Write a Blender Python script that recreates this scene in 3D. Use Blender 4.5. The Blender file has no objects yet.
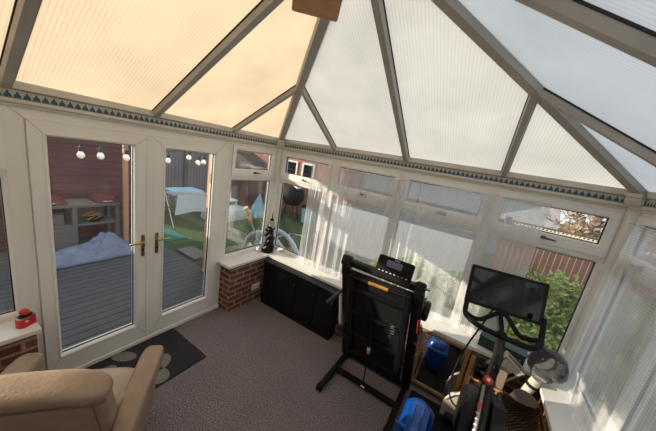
import bpy, bmesh, math, random
from mathutils import Vector, Matrix, noise
random.seed(7)
C = bpy.context.scene.collection
PI = math.pi
L, W, WS = 2.787, 3.596, 0.231      # far wall, right wall, sill depth
YH = -0.80                          # house wall behind the camera
ZS = 0.673                          # sill top
# ------------------------------------------------------------------ materials
def nt(name):
    m = bpy.data.materials.new(name); m.use_nodes = True
    t = m.node_tree; t.nodes.clear()
    out = t.nodes.new('ShaderNodeOutputMaterial')
    return m, t, out
def N(t, kind, **kw):
    n = t.nodes.new('ShaderNode' + kind)
    for k, v in kw.items():
        if k in n.inputs: n.inputs[k].default_value = v
        else: setattr(n, k, v)
    return n
def lk(t, a, b): t.links.new(a, b)
def rgba(c): return (c[0], c[1], c[2], 1)
def math_(t, op, a, b=None, c=None):
    n = t.nodes.new('ShaderNodeMath'); n.operation = op
    for i, v in enumerate((a, b, c)):
        if v is None: continue
        if isinstance(v, (int, float)): n.inputs[i].default_value = v
        else: lk(t, v, n.inputs[i])
    return n.outputs[0]
def ramp(t, fac, stops):
    r = t.nodes.new('ShaderNodeValToRGB'); e = r.color_ramp.elements
    while len(e) < len(stops): e.new(.5)
    for k, (p, c) in zip(e, stops): k.position = p; k.color = rgba(c)
    lk(t, fac, r.inputs[0]); return r.outputs[0]
def coords(t, mode='Object', scale=(1, 1, 1)):
    tc = N(t, 'TexCoord'); mp = N(t, 'Mapping'); mp.inputs['Scale'].default_value = scale
    lk(t, tc.outputs[mode], mp.inputs[0]); return mp.outputs[0]
def pbr(name, col, rough=.5, metal=0, var=.06, scale=6, bump=0, bscale=None, coat=0, col2=None, stretch=(1, 1, 1), spec=.5, sheen=0):
    m, t, out = nt(name)
    b = N(t, 'BsdfPrincipled', Roughness=rough, Metallic=metal)
    b.inputs['Coat Weight'].default_value = coat
    b.inputs['Specular IOR Level'].default_value = spec
    if sheen: b.inputs['Sheen Weight'].default_value = sheen
    co = coords(t, 'Object', stretch)
    nz = N(t, 'TexNoise', Scale=scale, Detail=4.0); lk(t, co, nz.inputs['Vector'])
    c2 = col2 if col2 else tuple(min(1, c * (1 + var)) for c in col)
    c1 = col if col2 else tuple(c * (1 - var) for c in col)
    lk(t, ramp(t, nz.outputs['Fac'], [(.3, c1), (.7, c2)]), b.inputs['Base Color'])
    if bump:
        n2 = N(t, 'TexNoise', Scale=bscale or scale * 4, Detail=3.0); lk(t, co, n2.inputs['Vector'])
        bp = N(t, 'Bump', Strength=bump, Distance=.01); lk(t, n2.outputs['Fac'], bp.inputs['Height'])
        lk(t, bp.outputs[0], b.inputs['Normal'])
    lk(t, b.outputs[0], out.inputs[0]); return m
def uvec(t):            # u runs along whichever wall the face lies on, v is height
    tc = N(t, 'TexCoord'); s = N(t, 'SeparateXYZ'); lk(t, tc.outputs['Object'], s.inputs[0])
    return math_(t, 'ADD', s.outputs[0], s.outputs[1]), s.outputs[2], s
def brick_mat(name, c1, c2, mortar, w=.225, h=.075, mo=.011, bump=.6):
    m, t, out = nt(name)
    u, v, s = uvec(t); cb = N(t, 'CombineXYZ'); lk(t, u, cb.inputs[0]); lk(t, v, cb.inputs[1])
    br = N(t, 'TexBrick', Color1=rgba(c1), Color2=rgba(c2), Mortar=rgba(mortar), Scale=1.0)
    br.inputs['Mortar Size'].default_value = mo; br.inputs['Brick Width'].default_value = w; br.inputs['Row Height'].default_value = h
    br.inputs['Mortar Smooth'].default_value = .15
    lk(t, cb.outputs[0], br.inputs['Vector'])
    nz = N(t, 'TexNoise', Scale=25.0, Detail=5.0); lk(t, cb.outputs[0], nz.inputs['Vector'])
    mx = N(t, 'MixRGB', blend_type='MULTIPLY', Fac=.55); lk(t, br.outputs['Color'], mx.inputs[1])
    lk(t, ramp(t, nz.outputs['Fac'], [(.3, (.55, .5, .5)), (.7, (1.15, 1.1, 1.1))]), mx.inputs[2])
    b = N(t, 'BsdfPrincipled', Roughness=.85); lk(t, mx.outputs[0], b.inputs['Base Color'])
    bp = N(t, 'Bump', Strength=bump, Distance=.006); bp.invert = True
    lk(t, br.outputs['Fac'], bp.inputs['Height']); lk(t, bp.outputs[0], b.inputs['Normal'])
    lk(t, b.outputs[0], out.inputs[0]); return m
def stripes_mat(name, axis, period, c1, c2, width=.12, rough=.7, var=.12, nscale=5):
    # boards or slats: thin dark joints every period along an axis (0,1,2 or 'u')
    m, t, out = nt(name)
    u, v, s = uvec(t); a = u if axis == 'u' else s.outputs[axis]
    fr = math_(t, 'FRACT', math_(t, 'DIVIDE', a, period))
    line = math_(t, 'LESS_THAN', fr, width)
    cell = math_(t, 'FLOOR', math_(t, 'DIVIDE', a, period))
    wn = N(t, 'TexWhiteNoise', noise_dimensions='1D'); lk(t, cell, wn.inputs['W'])
    nz = N(t, 'TexNoise', Scale=nscale, Detail=5.0); lk(t, coords(t), nz.inputs['Vector'])
    k = math_(t, 'ADD', math_(t, 'MULTIPLY', wn.outputs['Value'], var), math_(t, 'MULTIPLY', nz.outputs['Fac'], var * 2))
    k = math_(t, 'ADD', k, 1 - var * 1.5)
    mx = N(t, 'MixRGB'); lk(t, line, mx.inputs[0]); mx.inputs[1].default_value = rgba(c1); mx.inputs[2].default_value = rgba(c2)
    hs = N(t, 'HueSaturation'); lk(t, mx.outputs[0], hs.inputs['Color']); lk(t, k, hs.inputs['Value'])
    b = N(t, 'BsdfPrincipled', Roughness=rough); lk(t, hs.outputs[0], b.inputs['Base Color'])
    lk(t, b.outputs[0], out.inputs[0]); return m
def carpet_mat():
    m, t, out = nt('carpet'); co = coords(t)
    n1 = N(t, 'TexNoise', Scale=105.0, Detail=2.0); lk(t, co, n1.inputs['Vector'])
    n2 = N(t, 'TexNoise', Scale=3.0, Detail=3.0); lk(t, co, n2.inputs['Vector'])
    c = ramp(t, n1.outputs['Fac'], [(.36, (.115, .09, .095)), (.5, (.20, .165, .17)), (.64, (.34, .295, .30))])
    mx = N(t, 'MixRGB', blend_type='MULTIPLY', Fac=.35); lk(t, c, mx.inputs[1])
    lk(t, ramp(t, n2.outputs['Fac'], [(.3, (.75, .72, .72)), (.7, (1.1, 1.08, 1.08))]), mx.inputs[2])
    b = N(t, 'BsdfPrincipled', Roughness=.95); b.inputs['Specular IOR Level'].default_value = .15
    lk(t, mx.outputs[0], b.inputs['Base Color'])
    bp = N(t, 'Bump', Strength=.2, Distance=.003); lk(t, n1.outputs['Fac'], bp.inputs['Height']); lk(t, bp.outputs[0], b.inputs['Normal'])
    lk(t, b.outputs[0], out.inputs[0]); return m
def poly_mat(name, axis, col):
    # twin-wall polycarbonate: milky sheet that passes light, with ribs that run up the slope
    m, t, out = nt(name)
    tc = N(t, 'TexCoord'); s = N(t, 'SeparateXYZ'); lk(t, tc.outputs['Object'], s.inputs[0])
    fr = math_(t, 'FRACT', math_(t, 'DIVIDE', s.outputs[axis], .021))
    rib = math_(t, 'LESS_THAN', fr, .22)
    nz = N(t, 'TexNoise', Scale=2.2, Detail=3.0); lk(t, tc.outputs['Object'], nz.inputs['Vector'])
    k = math_(t, 'SUBTRACT', math_(t, 'ADD', .76, math_(t, 'MULTIPLY', nz.outputs['Fac'], .45)), math_(t, 'MULTIPLY', rib, .13))
    hs = N(t, 'HueSaturation', Color=rgba(col)); lk(t, k, hs.inputs['Value'])
    tr = N(t, 'BsdfTranslucent'); di = N(t, 'BsdfDiffuse'); gl = N(t, 'BsdfGlossy', Roughness=.25)
    for x in (tr, di): lk(t, hs.outputs[0], x.inputs['Color'])
    mx = N(t, 'MixShader', Fac=.22); lk(t, tr.outputs[0], mx.inputs[1]); lk(t, di.outputs[0], mx.inputs[2])
    m2 = N(t, 'MixShader', Fac=.04); lk(t, mx.outputs[0], m2.inputs[1]); lk(t, gl.outputs[0], m2.inputs[2])
    lk(t, m2.outputs[0], out.inputs[0]); return m
def glass_mat(name='window_glass', tint=(.93, .95, .95), refl=1.0):
    m, t, out = nt(name)
    tr = N(t, 'BsdfTransparent', Color=rgba(tint)); gl = N(t, 'BsdfGlossy', Roughness=.02)
    fr = N(t, 'Fresnel', IOR=1.5)
    nz = N(t, 'TexNoise', Scale=1.5); lk(t, coords(t), nz.inputs['Vector'])
    f = math_(t, 'MULTIPLY', fr.outputs[0], math_(t, 'ADD', .3 * refl, math_(t, 'MULTIPLY', nz.outputs['Fac'], .3 * refl)))
    mx = N(t, 'MixShader'); lk(t, f, mx.inputs[0]); lk(t, tr.outputs[0], mx.inputs[1]); lk(t, gl.outputs[0], mx.inputs[2])
    du = N(t, 'BsdfTranslucent', Color=(.8, .78, .76, 1)); n2 = N(t, 'TexNoise', Scale=3.0, Detail=4.0); lk(t, coords(t), n2.inputs['Vector'])
    dm = N(t, 'MixShader'); lk(t, math_(t, 'MULTIPLY', n2.outputs['Fac'], .009), dm.inputs[0]); lk(t, mx.outputs[0], dm.inputs[1]); lk(t, du.outputs[0], dm.inputs[2])   # whitish haze for dust and sun glare, mixed into the glass
    lk(t, dm.outputs[0], out.inputs[0]); return m
def net_mat(name, dens, axis, through=.25):
    # net curtain: open weave, a grid of denser threads
    m, t, out = nt(name)
    tc = N(t, 'TexCoord'); s = N(t, 'SeparateXYZ'); lk(t, tc.outputs['Object'], s.inputs[0])
    g = []
    for a, p in ((s.outputs[axis], .019), (s.outputs[2], .019)):
        g.append(math_(t, 'LESS_THAN', math_(t, 'FRACT', math_(t, 'DIVIDE', a, p)), .3))
    grid = math_(t, 'MAXIMUM', g[0], g[1])
    nz = N(t, 'TexNoise', Scale=9.0, Detail=2.0); lk(t, tc.outputs['Object'], nz.inputs['Vector'])
    op = math_(t, 'ADD', math_(t, 'ADD', dens - .07, math_(t, 'MULTIPLY', grid, .15)), math_(t, 'MULTIPLY', math_(t, 'SUBTRACT', nz.outputs['Fac'], .5), .12))
    di = N(t, 'BsdfDiffuse', Color=(.86, .87, .9, 1)); tl = N(t, 'BsdfTranslucent', Color=(.86, .87, .9, 1)); tp = N(t, 'BsdfTransparent')
    a = N(t, 'MixShader', Fac=through); lk(t, di.outputs[0], a.inputs[1]); lk(t, tl.outputs[0], a.inputs[2])
    mx = N(t, 'MixShader'); lk(t, op, mx.inputs[0]); lk(t, tp.outputs[0], mx.inputs[1]); lk(t, a.outputs[0], mx.inputs[2])
    lk(t, mx.outputs[0], out.inputs[0]); return m
def border_mat():
    # paper border: row of blue two-tier motifs on cream between tan edges, u along wall, v = height
    m, t, out = nt('paper_border')
    u, v, s = uvec(t)
    f = math_(t, 'ABSOLUTE', math_(t, 'SUBTRACT', math_(t, 'FRACT', math_(t, 'DIVIDE', u, .040)), .5))      # 0 at the motif's middle, .5 at its edge
    h = math_(t, 'DIVIDE', math_(t, 'SUBTRACT', v, 2.194), .054)                                           # 0..1 up the strip
    low = math_(t, 'LESS_THAN', math_(t, 'ADD', f, math_(t, 'MULTIPLY', h, .42)), .50)
    low = math_(t, 'MULTIPLY', low, math_(t, 'LESS_THAN', h, .46))
    up = math_(t, 'LESS_THAN', math_(t, 'ADD', f, math_(t, 'MULTIPLY', math_(t, 'SUBTRACT', h, .42), .6)), .25)
    up = math_(t, 'MULTIPLY', up, math_(t, 'MULTIPLY', math_(t, 'GREATER_THAN', h, .42), math_(t, 'LESS_THAN', h, .85)))
    mo = math_(t, 'MAXIMUM', low, up)
    edge = math_(t, 'MAXIMUM', math_(t, 'GREATER_THAN', h, .9), math_(t, 'LESS_THAN', h, .08))
    m1 = N(t, 'MixRGB'); m1.inputs[1].default_value = (.50, .45, .37, 1); m1.inputs[2].default_value = (.015, .10, .18, 1); lk(t, mo, m1.inputs[0])
    m2 = N(t, 'MixRGB'); lk(t, m1.outputs[0], m2.inputs[1]); m2.inputs[2].default_value = (.36, .25, .14, 1); lk(t, edge, m2.inputs[0])
    b = N(t, 'BsdfPrincipled', Roughness=.6); lk(t, m2.outputs[0], b.inputs['Base Color']); lk(t, b.outputs[0], out.inputs[0]); return m

M = dict(
    upvc=pbr('white_upvc', (.84, .82, .765), .35, var=.03, scale=3),
    upvc2=pbr('white_upvc_sash', (.86, .85, .81), .3, var=.03, scale=3),
    seamgrey=pbr('mitre_line', (.22, .20, .17), .6),
    sill=pbr('sill_board', (.78, .77, .73), .28, var=.04, scale=3),
    rubber=pbr('black_gasket', (.015, .015, .017), .6),
    bar=pbr('roof_bar_plastic', (.46, .43, .385), .55, var=.12, scale=4),
    cornice=pbr('cornice_plastic', (.66, .63, .565), .45, var=.08, scale=5),
    border=border_mat(), glass=glass_mat(), carpet=carpet_mat(),
    brick=brick_mat('red_brick', (.23, .085, .055), (.15, .05, .038), (.42, .30, .22)),
    bronze=pbr('window_bronze', (.10, .075, .05), .4, .6, var=.15), brass=pbr('brass', (.62, .40, .14), .28, 1.0, var=.1, scale=20),
    plaster=pbr('plaster', (.72, .70, .66), .8, var=.04, scale=2),
    polyD=poly_mat('roof_sheet_west', 1, (.485, .395, .275)), polyB=poly_mat('roof_sheet_north', 0, (.90, .835, .70)), polyR=poly_mat('roof_sheet_east', 1, (.58, .61, .605)),  # tints hold aged yellowing plus each slope's sun warmth and shade
    black=pbr('black_plastic', (.007, .007, .008), .42, var=.2, scale=8, spec=.28),
    blackm=pbr('black_matt', (.010, .010, .011), .75, var=.2, scale=8, bump=.1, spec=.2),
    blackg=pbr('black_gloss', (.006, .006, .007), .18, var=.2, spec=.35),
    steel=pbr('steel', (.55, .56, .58), .25, 1.0, var=.05),
    grey=pbr('grey_plastic', (.25, .25, .25), .45),
    orange=pbr('orange_plastic', (.75, .22, .03), .45), red=pbr('red_plastic', (.62, .02, .025), .28, var=.05),
    white=pbr('white_plastic', (.78, .77, .74), .4, var=.04),
    leather=pbr('tan_leather', (.35, .25, .175), .40, var=.14, scale=7, bump=.25, bscale=60),
    leatherp=pbr('leather_pale', (.50, .41, .32), .36, var=.1, scale=7, bump=.25, bscale=60),
    seam=pbr('leather_seam', (.20, .13, .08), .6),
    blue=pbr('blue_plastic', (.004, .065, .32), .28, var=.08, scale=5),
    pine=pbr('pine_wood', (.42, .21, .07), .45, col2=(.58, .32, .13), scale=5, stretch=(1, 1, 8)),
    oak=pbr('oak_frame', (.30, .15, .055), .42, col2=(.42, .23, .09), scale=6, stretch=(6, 1, 1)),
    mirror=pbr('mirror_glass', (.8, .82, .83), .01, 1.0, var=.01),
    canvas=pbr('cream_canvas', (.47, .43, .36), .8, var=.1, scale=9, bump=.2, bscale=80),
    taupe=pbr('taupe_leather', (.22, .17, .13), .55, var=.1),
    brown=pbr('dark_brown', (.028, .019, .014), .6, var=.2),
    screen=pbr('screen_glass', (.006, .007, .008), .07, var=.1, coat=.6),
    gold=pbr('gold_print', (.62, .40, .12), .4, .6),
    green=pbr('dark_green_card', (.012, .05, .045), .45, var=.15),
    plush=pbr('grey_plush', (.032, .033, .038), .95, var=.5, scale=26, bump=.8, bscale=70, sheen=.5),
    plushf=pbr('grey_felt_face', (.055, .054, .054), .9, var=.15, scale=30, bump=.3, bscale=120),
)
# ------------------------------------------------------------------ mesh helpers
def bm_(): return bmesh.new()
def box(bm, x0, x1, y0, y1, z0, z1):
    r = bmesh.ops.create_cube(bm, size=1.0)
    bmesh.ops.scale(bm, vec=(abs(x1 - x0), abs(y1 - y0), abs(z1 - z0)), verts=r['verts'])
    bmesh.ops.translate(bm, vec=((x0 + x1) / 2, (y0 + y1) / 2, (z0 + z1) / 2), verts=r['verts'])
    return r['verts']
def obox(bm, c, size, mat=None):
    r = bmesh.ops.create_cube(bm, size=1.0); bmesh.ops.scale(bm, vec=size, verts=r['verts'])
    mt = Matrix.Translation(c) @ (mat.to_4x4() if mat else Matrix())
    bmesh.ops.transform(bm, matrix=mt, verts=r['verts']); return r['verts']
def bevel(bm, w, seg=2, angle=.6):
    es = [e for e in bm.edges if len(e.link_faces) == 2 and e.calc_face_angle(0) > angle]
    bmesh.ops.bevel(bm, geom=es, offset=w, segments=seg, affect='EDGES', profile=.5, clamp_overlap=True); return bm
def frames(pts):
    pts = [Vector(p) for p in pts]; out = []; up = None
    for i, p in enumerate(pts):
        a = pts[max(0, i - 1)]; b = pts[min(len(pts) - 1, i + 1)]; d = (b - a).normalized()
        if up is None:
            up = Vector((0, 0, 1)) if abs(d.z) < .9 else Vector((1, 0, 0))
        s = d.cross(up).normalized(); up = s.cross(d).normalized(); out.append((p, s, up))
    return out
def tube(bm, pts, r, n=10, ry=None, closed=False, cap=True):
    fr = frames(pts); rings = []
    for i, (p, s, u) in enumerate(fr):
        ra = r[i] if isinstance(r, (list, tuple)) else r
        rb = ra if ry is None else (ry[i] if isinstance(ry, (list, tuple)) else ry)
        rings.append([bm.verts.new(p + s * (ra * math.cos(2 * PI * k / n)) + u * (rb * math.sin(2 * PI * k / n))) for k in range(n)])
    m = len(rings)
    for i in range(m if closed else m - 1):
        a, b = rings[i], rings[(i + 1) % m]
        for k in range(n): bm.faces.new((a[k], a[(k + 1) % n], b[(k + 1) % n], b[k]))
    if cap and not closed:
        bm.faces.new(rings[0][::-1]); bm.faces.new(rings[-1])
def smooth_pts(pts, k=6):
    P = [Vector(p) for p in pts]; out = []
    for i in range(len(P) - 1):
        p0, p1, p2, p3 = P[max(0, i - 1)], P[i], P[i + 1], P[min(len(P) - 1, i + 2)]
        for j in range(k):
            t = j / k
            out.append(.5 * ((2 * p1) + (p2 - p0) * t + (2 * p0 - 5 * p1 + 4 * p2 - p3) * t * t + (3 * p1 - p0 - 3 * p2 + p3) * t ** 3))
    out.append(P[-1]); return out
def lathe(bm, prof, n=24, mat=None, wob=None):
    rings = []
    for r, z in prof:
        ring = []
        for k in range(n):
            a = 2 * PI * k / n; rr = r * (1 + (wob(a, z) if wob else 0))
            v = Vector((rr * math.cos(a), rr * math.sin(a), z))
            ring.append(bm.verts.new(mat @ v if mat else v))
        rings.append(ring)
    for a, b in zip(rings, rings[1:]):
        for k in range(n): bm.faces.new((a[k], a[(k + 1) % n], b[(k + 1) % n], b[k]))
    bm.faces.new(rings[0][::-1]); bm.faces.new(rings[-1])
def prism(bm, poly, d0, d1, fn):
    # poly: 2D outline, extruded from depth d0 to d1, fn(a, b, d) -> world point
    lo = [bm.verts.new(fn(a, b, d0)) for a, b in poly]; hi = [bm.verts.new(fn(a, b, d1)) for a, b in poly]
    n = len(poly); bm.faces.new(lo[::-1]); bm.faces.new(hi)
    for i in range(n): bm.faces.new((lo[i], lo[(i + 1) % n], hi[(i + 1) % n], hi[i]))
def rrect(w, h, r, n=5, cx=0, cy=0):
    out = []
    for sx, sy, a0 in ((1, 1, 0), (-1, 1, 90), (-1, -1, 180), (1, -1, 270)):
        for i in range(n + 1):
            a = math.radians(a0 + 90 * i / n)
            out.append((cx + sx * (w / 2 - r) + r * math.cos(a), cy + sy * (h / 2 - r) + r * math.sin(a)))
    return out
def obj(name, bm, m, parent=None, smooth=False, sub=0, kind=None, label=None, local=False):
    # LOCAL: the mesh is already written around its parent's origin
    bmesh.ops.recalc_face_normals(bm, faces=bm.faces)
    me = bpy.data.meshes.new(name); o = bpy.data.objects.new(name, me); C.objects.link(o)
    if parent:
        o.parent = parent
        if not local:
            p = parent; off = Vector((0, 0, 0))
            while p: off += p.location; p = p.parent
            bmesh.ops.translate(bm, vec=-off, verts=bm.verts)
    bm.to_mesh(me); bm.free()
    me.materials.append(M[m] if isinstance(m, str) else m)
    if smooth:
        me.shade_smooth()
        md = o.modifiers.new('split', 'EDGE_SPLIT') if smooth == 'edge' else None
        if md: md.split_angle = .7
    if sub:
        s = o.modifiers.new('smooth', 'SUBSURF'); s.levels = sub; s.render_levels = sub
    if kind: o['kind'] = kind
    if label: o['label'] = label
    return o
def tag(o, label, cat, group=None, kind=None):
    o['label'] = label; o['category'] = cat
    if group: o['group'] = group
    if kind: o['kind'] = kind
    return o
def thing(name, label, cat, loc=(0, 0, 0), group=None):
    o = bpy.data.objects.new(name, None); C.objects.link(o); o.location = loc; o.empty_display_size = .1
    return tag(o, label, cat, group)
def struct(name, label=None, cat=None):
    o = bpy.data.objects.new(name, None); C.objects.link(o); o.empty_display_size = .1
    o['kind'] = 'structure'
    if label: o['label'] = label; o['category'] = cat
    return o
def copy_tree(o, loc, label, group=None, parent=None):
    c = o.copy(); C.objects.link(c)
    if parent: c.parent = parent
    else:
        c.location = loc; c['label'] = label
        if group: c['group'] = group
    for ch in o.children: copy_tree(ch, None, None, None, c)
    return c
def sbox(name, x0, x1, y0, y1, z0, z1, m, kind='structure', parent=None, bev=0, label=None, cat=None):
    bm = bm_(); box(bm, x0, x1, y0, y1, z0, z1)
    if bev: bevel(bm, bev)
    o = obj(name, bm, m, parent, kind=kind)
    if label: tag(o, label, cat)
    return o
# ================================================================== the room
sbox('floor', -.02, W + .1, YH, L + .1, -.1, 0, 'carpet', label='mottled mauve brown carpet covering the conservatory floor', cat='floor')
ZB = ZS - .03
def dwarf(name, x0, x1, y0, y1, lab): return sbox(name, x0, x1, y0, y1, -.1, ZB, 'brick', label=lab, cat='wall')
dwarf('wall_left', -.12, .2, YH, .315, 'low red brick wall beneath the window beside the armchair')
dwarf('wall_left', -.12, .2, 1.96, L + .12, 'low red brick wall between the french doors and the statue corner')
dwarf('wall_back', .2, W - .2, L - .2, L + .12, 'low red brick wall behind the treadmill and mirror')
dwarf('wall_right', W - .2, W + .12, YH, L + .12, 'low red brick wall under the window hung with one net')
# house wall behind the camera, up into the gable
bm = bm_(); prism(bm, [(-.12, 0), (W + .12, 0), (W + .12, 2.3), (1.8, 3.32), (-.12, 2.3)], YH - .2, YH, lambda a, b, d: Vector((a, d, b)))
tag(obj('wall_house', bm, 'plaster', kind='structure'), 'pale plastered house wall closing the conservatory', 'wall')
# sills
def sill(name, poly, lab):
    bm = bm_(); prism(bm, poly, ZB, ZS, lambda a, b, d: Vector((a, b, d))); bevel(bm, .006)
    o = obj(name, bm, 'sill', kind='structure'); tag(o, lab, 'sill')
sill('trim_1', [(.0, YH), (WS, YH), (WS, .335), (.0, .335)], 'white sill board holding the red camera ornament')
sill('trim_2', [(.0, 1.90), (WS, 1.90), (WS, L - WS), (W - WS, L - WS), (W - WS, YH), (W, YH), (W, L), (0, L)], 'long white sill board running under the corner and net curtained windows')

PD = lambda u, v, w: Vector((w, u, v))
PB = lambda u, v, w: Vector((u, L - w, v))
PR = lambda u, v, w: Vector((W - w, u, v))
def slab(bm, P, u0, u1, v0, v1, w0, w1):
    a, b = P(u0, v0, w0), P(u1, v1, w1)
    box(bm, min(a.x, b.x), max(a.x, b.x), min(a.y, b.y), max(a.y, b.y), min(a.z, b.z), max(a.z, b.z))
def ring(bm, P, u0, u1, v0, v1, t, w0, w1, tb=None):
    # mitred frame with a sloping inner bead
    tb = tb or t
    o = [(u0, v0), (u1, v0), (u1, v1), (u0, v1)]; i = [(u0 + t, v0 + tb), (u1 - t, v0 + tb), (u1 - t, v1 - t), (u0 + t, v1 - t)]
    e = .012
    m_ = [(u0 + t - e, v0 + tb - e), (u1 - t + e, v0 + tb - e), (u1 - t + e, v1 - t + e), (u0 + t - e, v1 - t + e)]
    V = lambda pts, w: [bm.verts.new(P(a, b, w)) for a, b in pts]
    ob, of, mf, inn, ib = V(o, w0), V(o, w1), V(m_, w1), V(i, w1 - .014), V(i, w0)
    for A, B in ((ob, of), (of, mf), (mf, inn), (inn, ib), (ib, ob)):
        for k in range(4): bm.faces.new((A[k], A[(k + 1) % 4], B[(k + 1) % 4], B[k]))
def pane(P, u0, u1, v0, v1, w, parent, name='pane'):
    bm = bm_(); slab(bm, P, u0, u1, v0, v1, w - .004, w + .004)
    # a single sheet each side is enough for the thin pane
    obj(name, bm, 'glass', parent)
    bm = bm_(); e = .006
    for a in ((u0 - .002, u0 + e, v0, v1), (u1 - e, u1 + .002, v0, v1), (u0, u1, v0 - .002, v0 + e), (u0, u1, v1 - e, v1 + .002)):
        slab(bm, P, a[0], a[1], a[2], a[3], w - .006, w + .008)
    obj('glazing_gasket', bm, 'rubber', parent)
def lever(P, u, v, w, parent, horizontal=1):
    bm = bm_(); slab(bm, P, u - .016, u + .016, v - .012, v + .012, w, w + .012); bevel(bm, .003)
    h = obj('window_handle', bm, 'bronze', parent)
    bm = bm_(); tube(bm, [P(u, v, w + .01), P(u, v, w + .03), P(u + .02 * horizontal, v, w + .036), P(u + .085 * horizontal, v - .004, w + .034)], [.008, .008, .008, .006], 8)
    obj('lever', bm, 'bronze', h, smooth=True)
n_win = 0
def window(P, u0, u1, lab, hl=True):
    global n_win; n_win += 1
    r = struct('window_%d' % n_win, lab, 'window')
    v0, v1, tb, tt = ZS, 2.148, 1.712, 1.76
    bm = bm_(); ring(bm, P, u0, u1, v0, v1, .04, -.07, .0)
    slab(bm, P, u0 + .035, u1 - .035, tb, tt, -.07, .0); obj('window_frame', bm, 'upvc', r)
    bm = bm_(); ring(bm, P, u0 + .03, u1 - .03, tt - .008, v1 - .03, .055, -.05, .016, .09); s = obj('fanlight_sash', bm, 'upvc2', r)
    pane(P, u0 + .085, u1 - .085, 1.842, 2.063, -.02, s)
    bm = bm_(); ring(bm, P, u0 + .03, u1 - .03, v0 + .03, tb + .004, .022, -.05, -.005); b = obj('glazing_bead', bm, 'upvc2', r)
    pane(P, u0 + .052, u1 - .052, v0 + .052, tb - .018, -.03, b)
    if hl: lever(P, (u0 + u1) / 2, 1.80, .014, r)
    return r
window(PD, -.575, .315, 'window with fanlight beside the armchair and red camera ornament')
window(PD, 1.965, 2.735, 'narrow window with fanlight between french doors and statue')
B = [.06, .93, 1.807, 2.68, 3.55]
for i, lab in enumerate(['far wall window just past the statue, part clear of the net', 'far wall window behind the gathered net and black cabinet', 'far wall window behind the treadmill console', 'far wall window behind the exercise bike screen, half clear of the net']):
    window(PB, B[i], B[i + 1], lab)
for i, (a, b) in enumerate([(2.03, 2.73), (1.34, 2.03), (.65, 1.34), (-.04, .65), (-.74, -.04)]):
    window(PR, a, b, ['side window nearest the plush cushion, behind net', 'second side window from the plush cushion, behind net', 'third side window from the plush cushion, behind net', 'fourth side window from the plush cushion', 'side window next to the house wall'][i])
# corner posts
bm = bm_(); box(bm, -.07, .06, L - .06, L + .07, ZB, 2.15); box(bm, -.07, .012, 2.73, L - .05, ZB, 2.15); bevel(bm, .006)
tag(obj('trim_3', bm, 'upvc', kind='structure'), 'white corner post behind the black statue', 'corner post')
bm = bm_(); box(bm, W - .05, W + .07, L - .05, L + .07, ZB, 2.15); box(bm, W - .06, W + .0, L - .07, L + .02, ZB, 2.15); bevel(bm, .006)
tag(obj('trim_4', bm, 'upvc', kind='structure'), 'white corner post above the grey plush cushion', 'corner post')
# french doors
fr = struct('trim_5', 'white door frame around the pair of french doors', 'door frame')
bm = bm_(); ring(bm, PD, .315, 1.925, .0, 2.148, .075, -.07, .0, .06); slab(bm, PD, 1.926, 1.964, 0, 2.148, -.07, -.003); obj('door_frame', bm, 'upvc', fr)
for a, c in ((.315, .386), (1.925, 1.854)):
    bm = bm_(); tube(bm, [PD(a, 2.146, .0003), PD(c, 2.08, .0003)], .0014, 5); obj('mitre_seam', bm, 'seamgrey', fr)
bm = bm_(); slab(bm, PD, .33, 1.95, 0, .05, -.1, .03); bevel(bm, .008); obj('threshold', bm, 'upvc2', fr)
def door(i, u0, u1, g0, g1, hs, lab):
    r = struct('door_%d' % i, lab, 'door')
    bm = bm_(); t = g0 - u0
    o = [(u0, .055), (u1, .055), (u1, 2.082), (u0, 2.082)]; q = [(g0, .231), (g1, .231), (g1, 1.987), (g0, 1.987)]
    e = .014; mm = [(g0 - e, .231 - e), (g1 + e, .231 - e), (g1 + e, 1.987 + e), (g0 - e, 1.987 + e)]
    V = lambda pts, w: [bm.verts.new(PD(a, b, w)) for a, b in pts]
    R_ = [V(o, -.05), V(o, .018), V(mm, .018), V(q, .002), V(q, -.05)]
    for A, B_ in zip(R_, R_[1:] + R_[:1]):
        for k in range(4): bm.faces.new((A[k], A[(k + 1) % 4], B_[(k + 1) % 4], B_[k]))
    obj('door_sash', bm, 'upvc2', r)
    pane(PD, g0, g1, .231, 1.987, -.02, r)
    for (a, b), (c, d) in zip([(u0, 2.082), (u1, 2.082), (u0, .055), (u1, .055)], [(g0, 1.987), (g1, 1.987), (g0, .231), (g1, .231)]):
        bm = bm_(); tube(bm, [PD(a, b, .0178), PD(c + (.014 if c == g1 else -.014), d + (.014 if d > 1 else -.014), .0178)], .0013, 5); obj('mitre_seam', bm, 'seamgrey', r)
    bm = bm_(); ring(bm, PD, g0 - .018, g1 + .018, .213, 2.005, .02, -.01, .024); obj('glazing_bead', bm, 'upvc2', r)
    hu = u1 - .062 if hs < 0 else u0 + .055
    bm = bm_(); prism(bm, rrect(.028, .215, .012, 4, hu, 1.07), .018, .026, PD); h = obj('door_handle', bm, 'brass', r)
    bm = bm_(); tube(bm, smooth_pts([PD(hu, 1.115, .02), PD(hu, 1.115, .06), PD(hu + hs * .03, 1.118, .068), PD(hu + hs * .12, 1.112, .064)], 4), .009, 10); obj('lever', bm, 'brass', h, smooth=True)
    bm = bm_(); tube(bm, [PD(hu, 1.03, .024), PD(hu, 1.03, .030)], .009, 12); obj('keyhole', bm, 'rubber', h)
door(1, .386, 1.118, .474, .994, -1, 'french door nearer the armchair')
door(2, 1.122, 1.854, 1.246, 1.759, 1, 'french door nearer the statue corner')
bm = bm_(); slab(bm, PD, 1.085, 1.15, .06, 2.078, .018, .024); obj('meeting_strip', bm, 'upvc', bpy.data.objects['door_1'])

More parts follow.
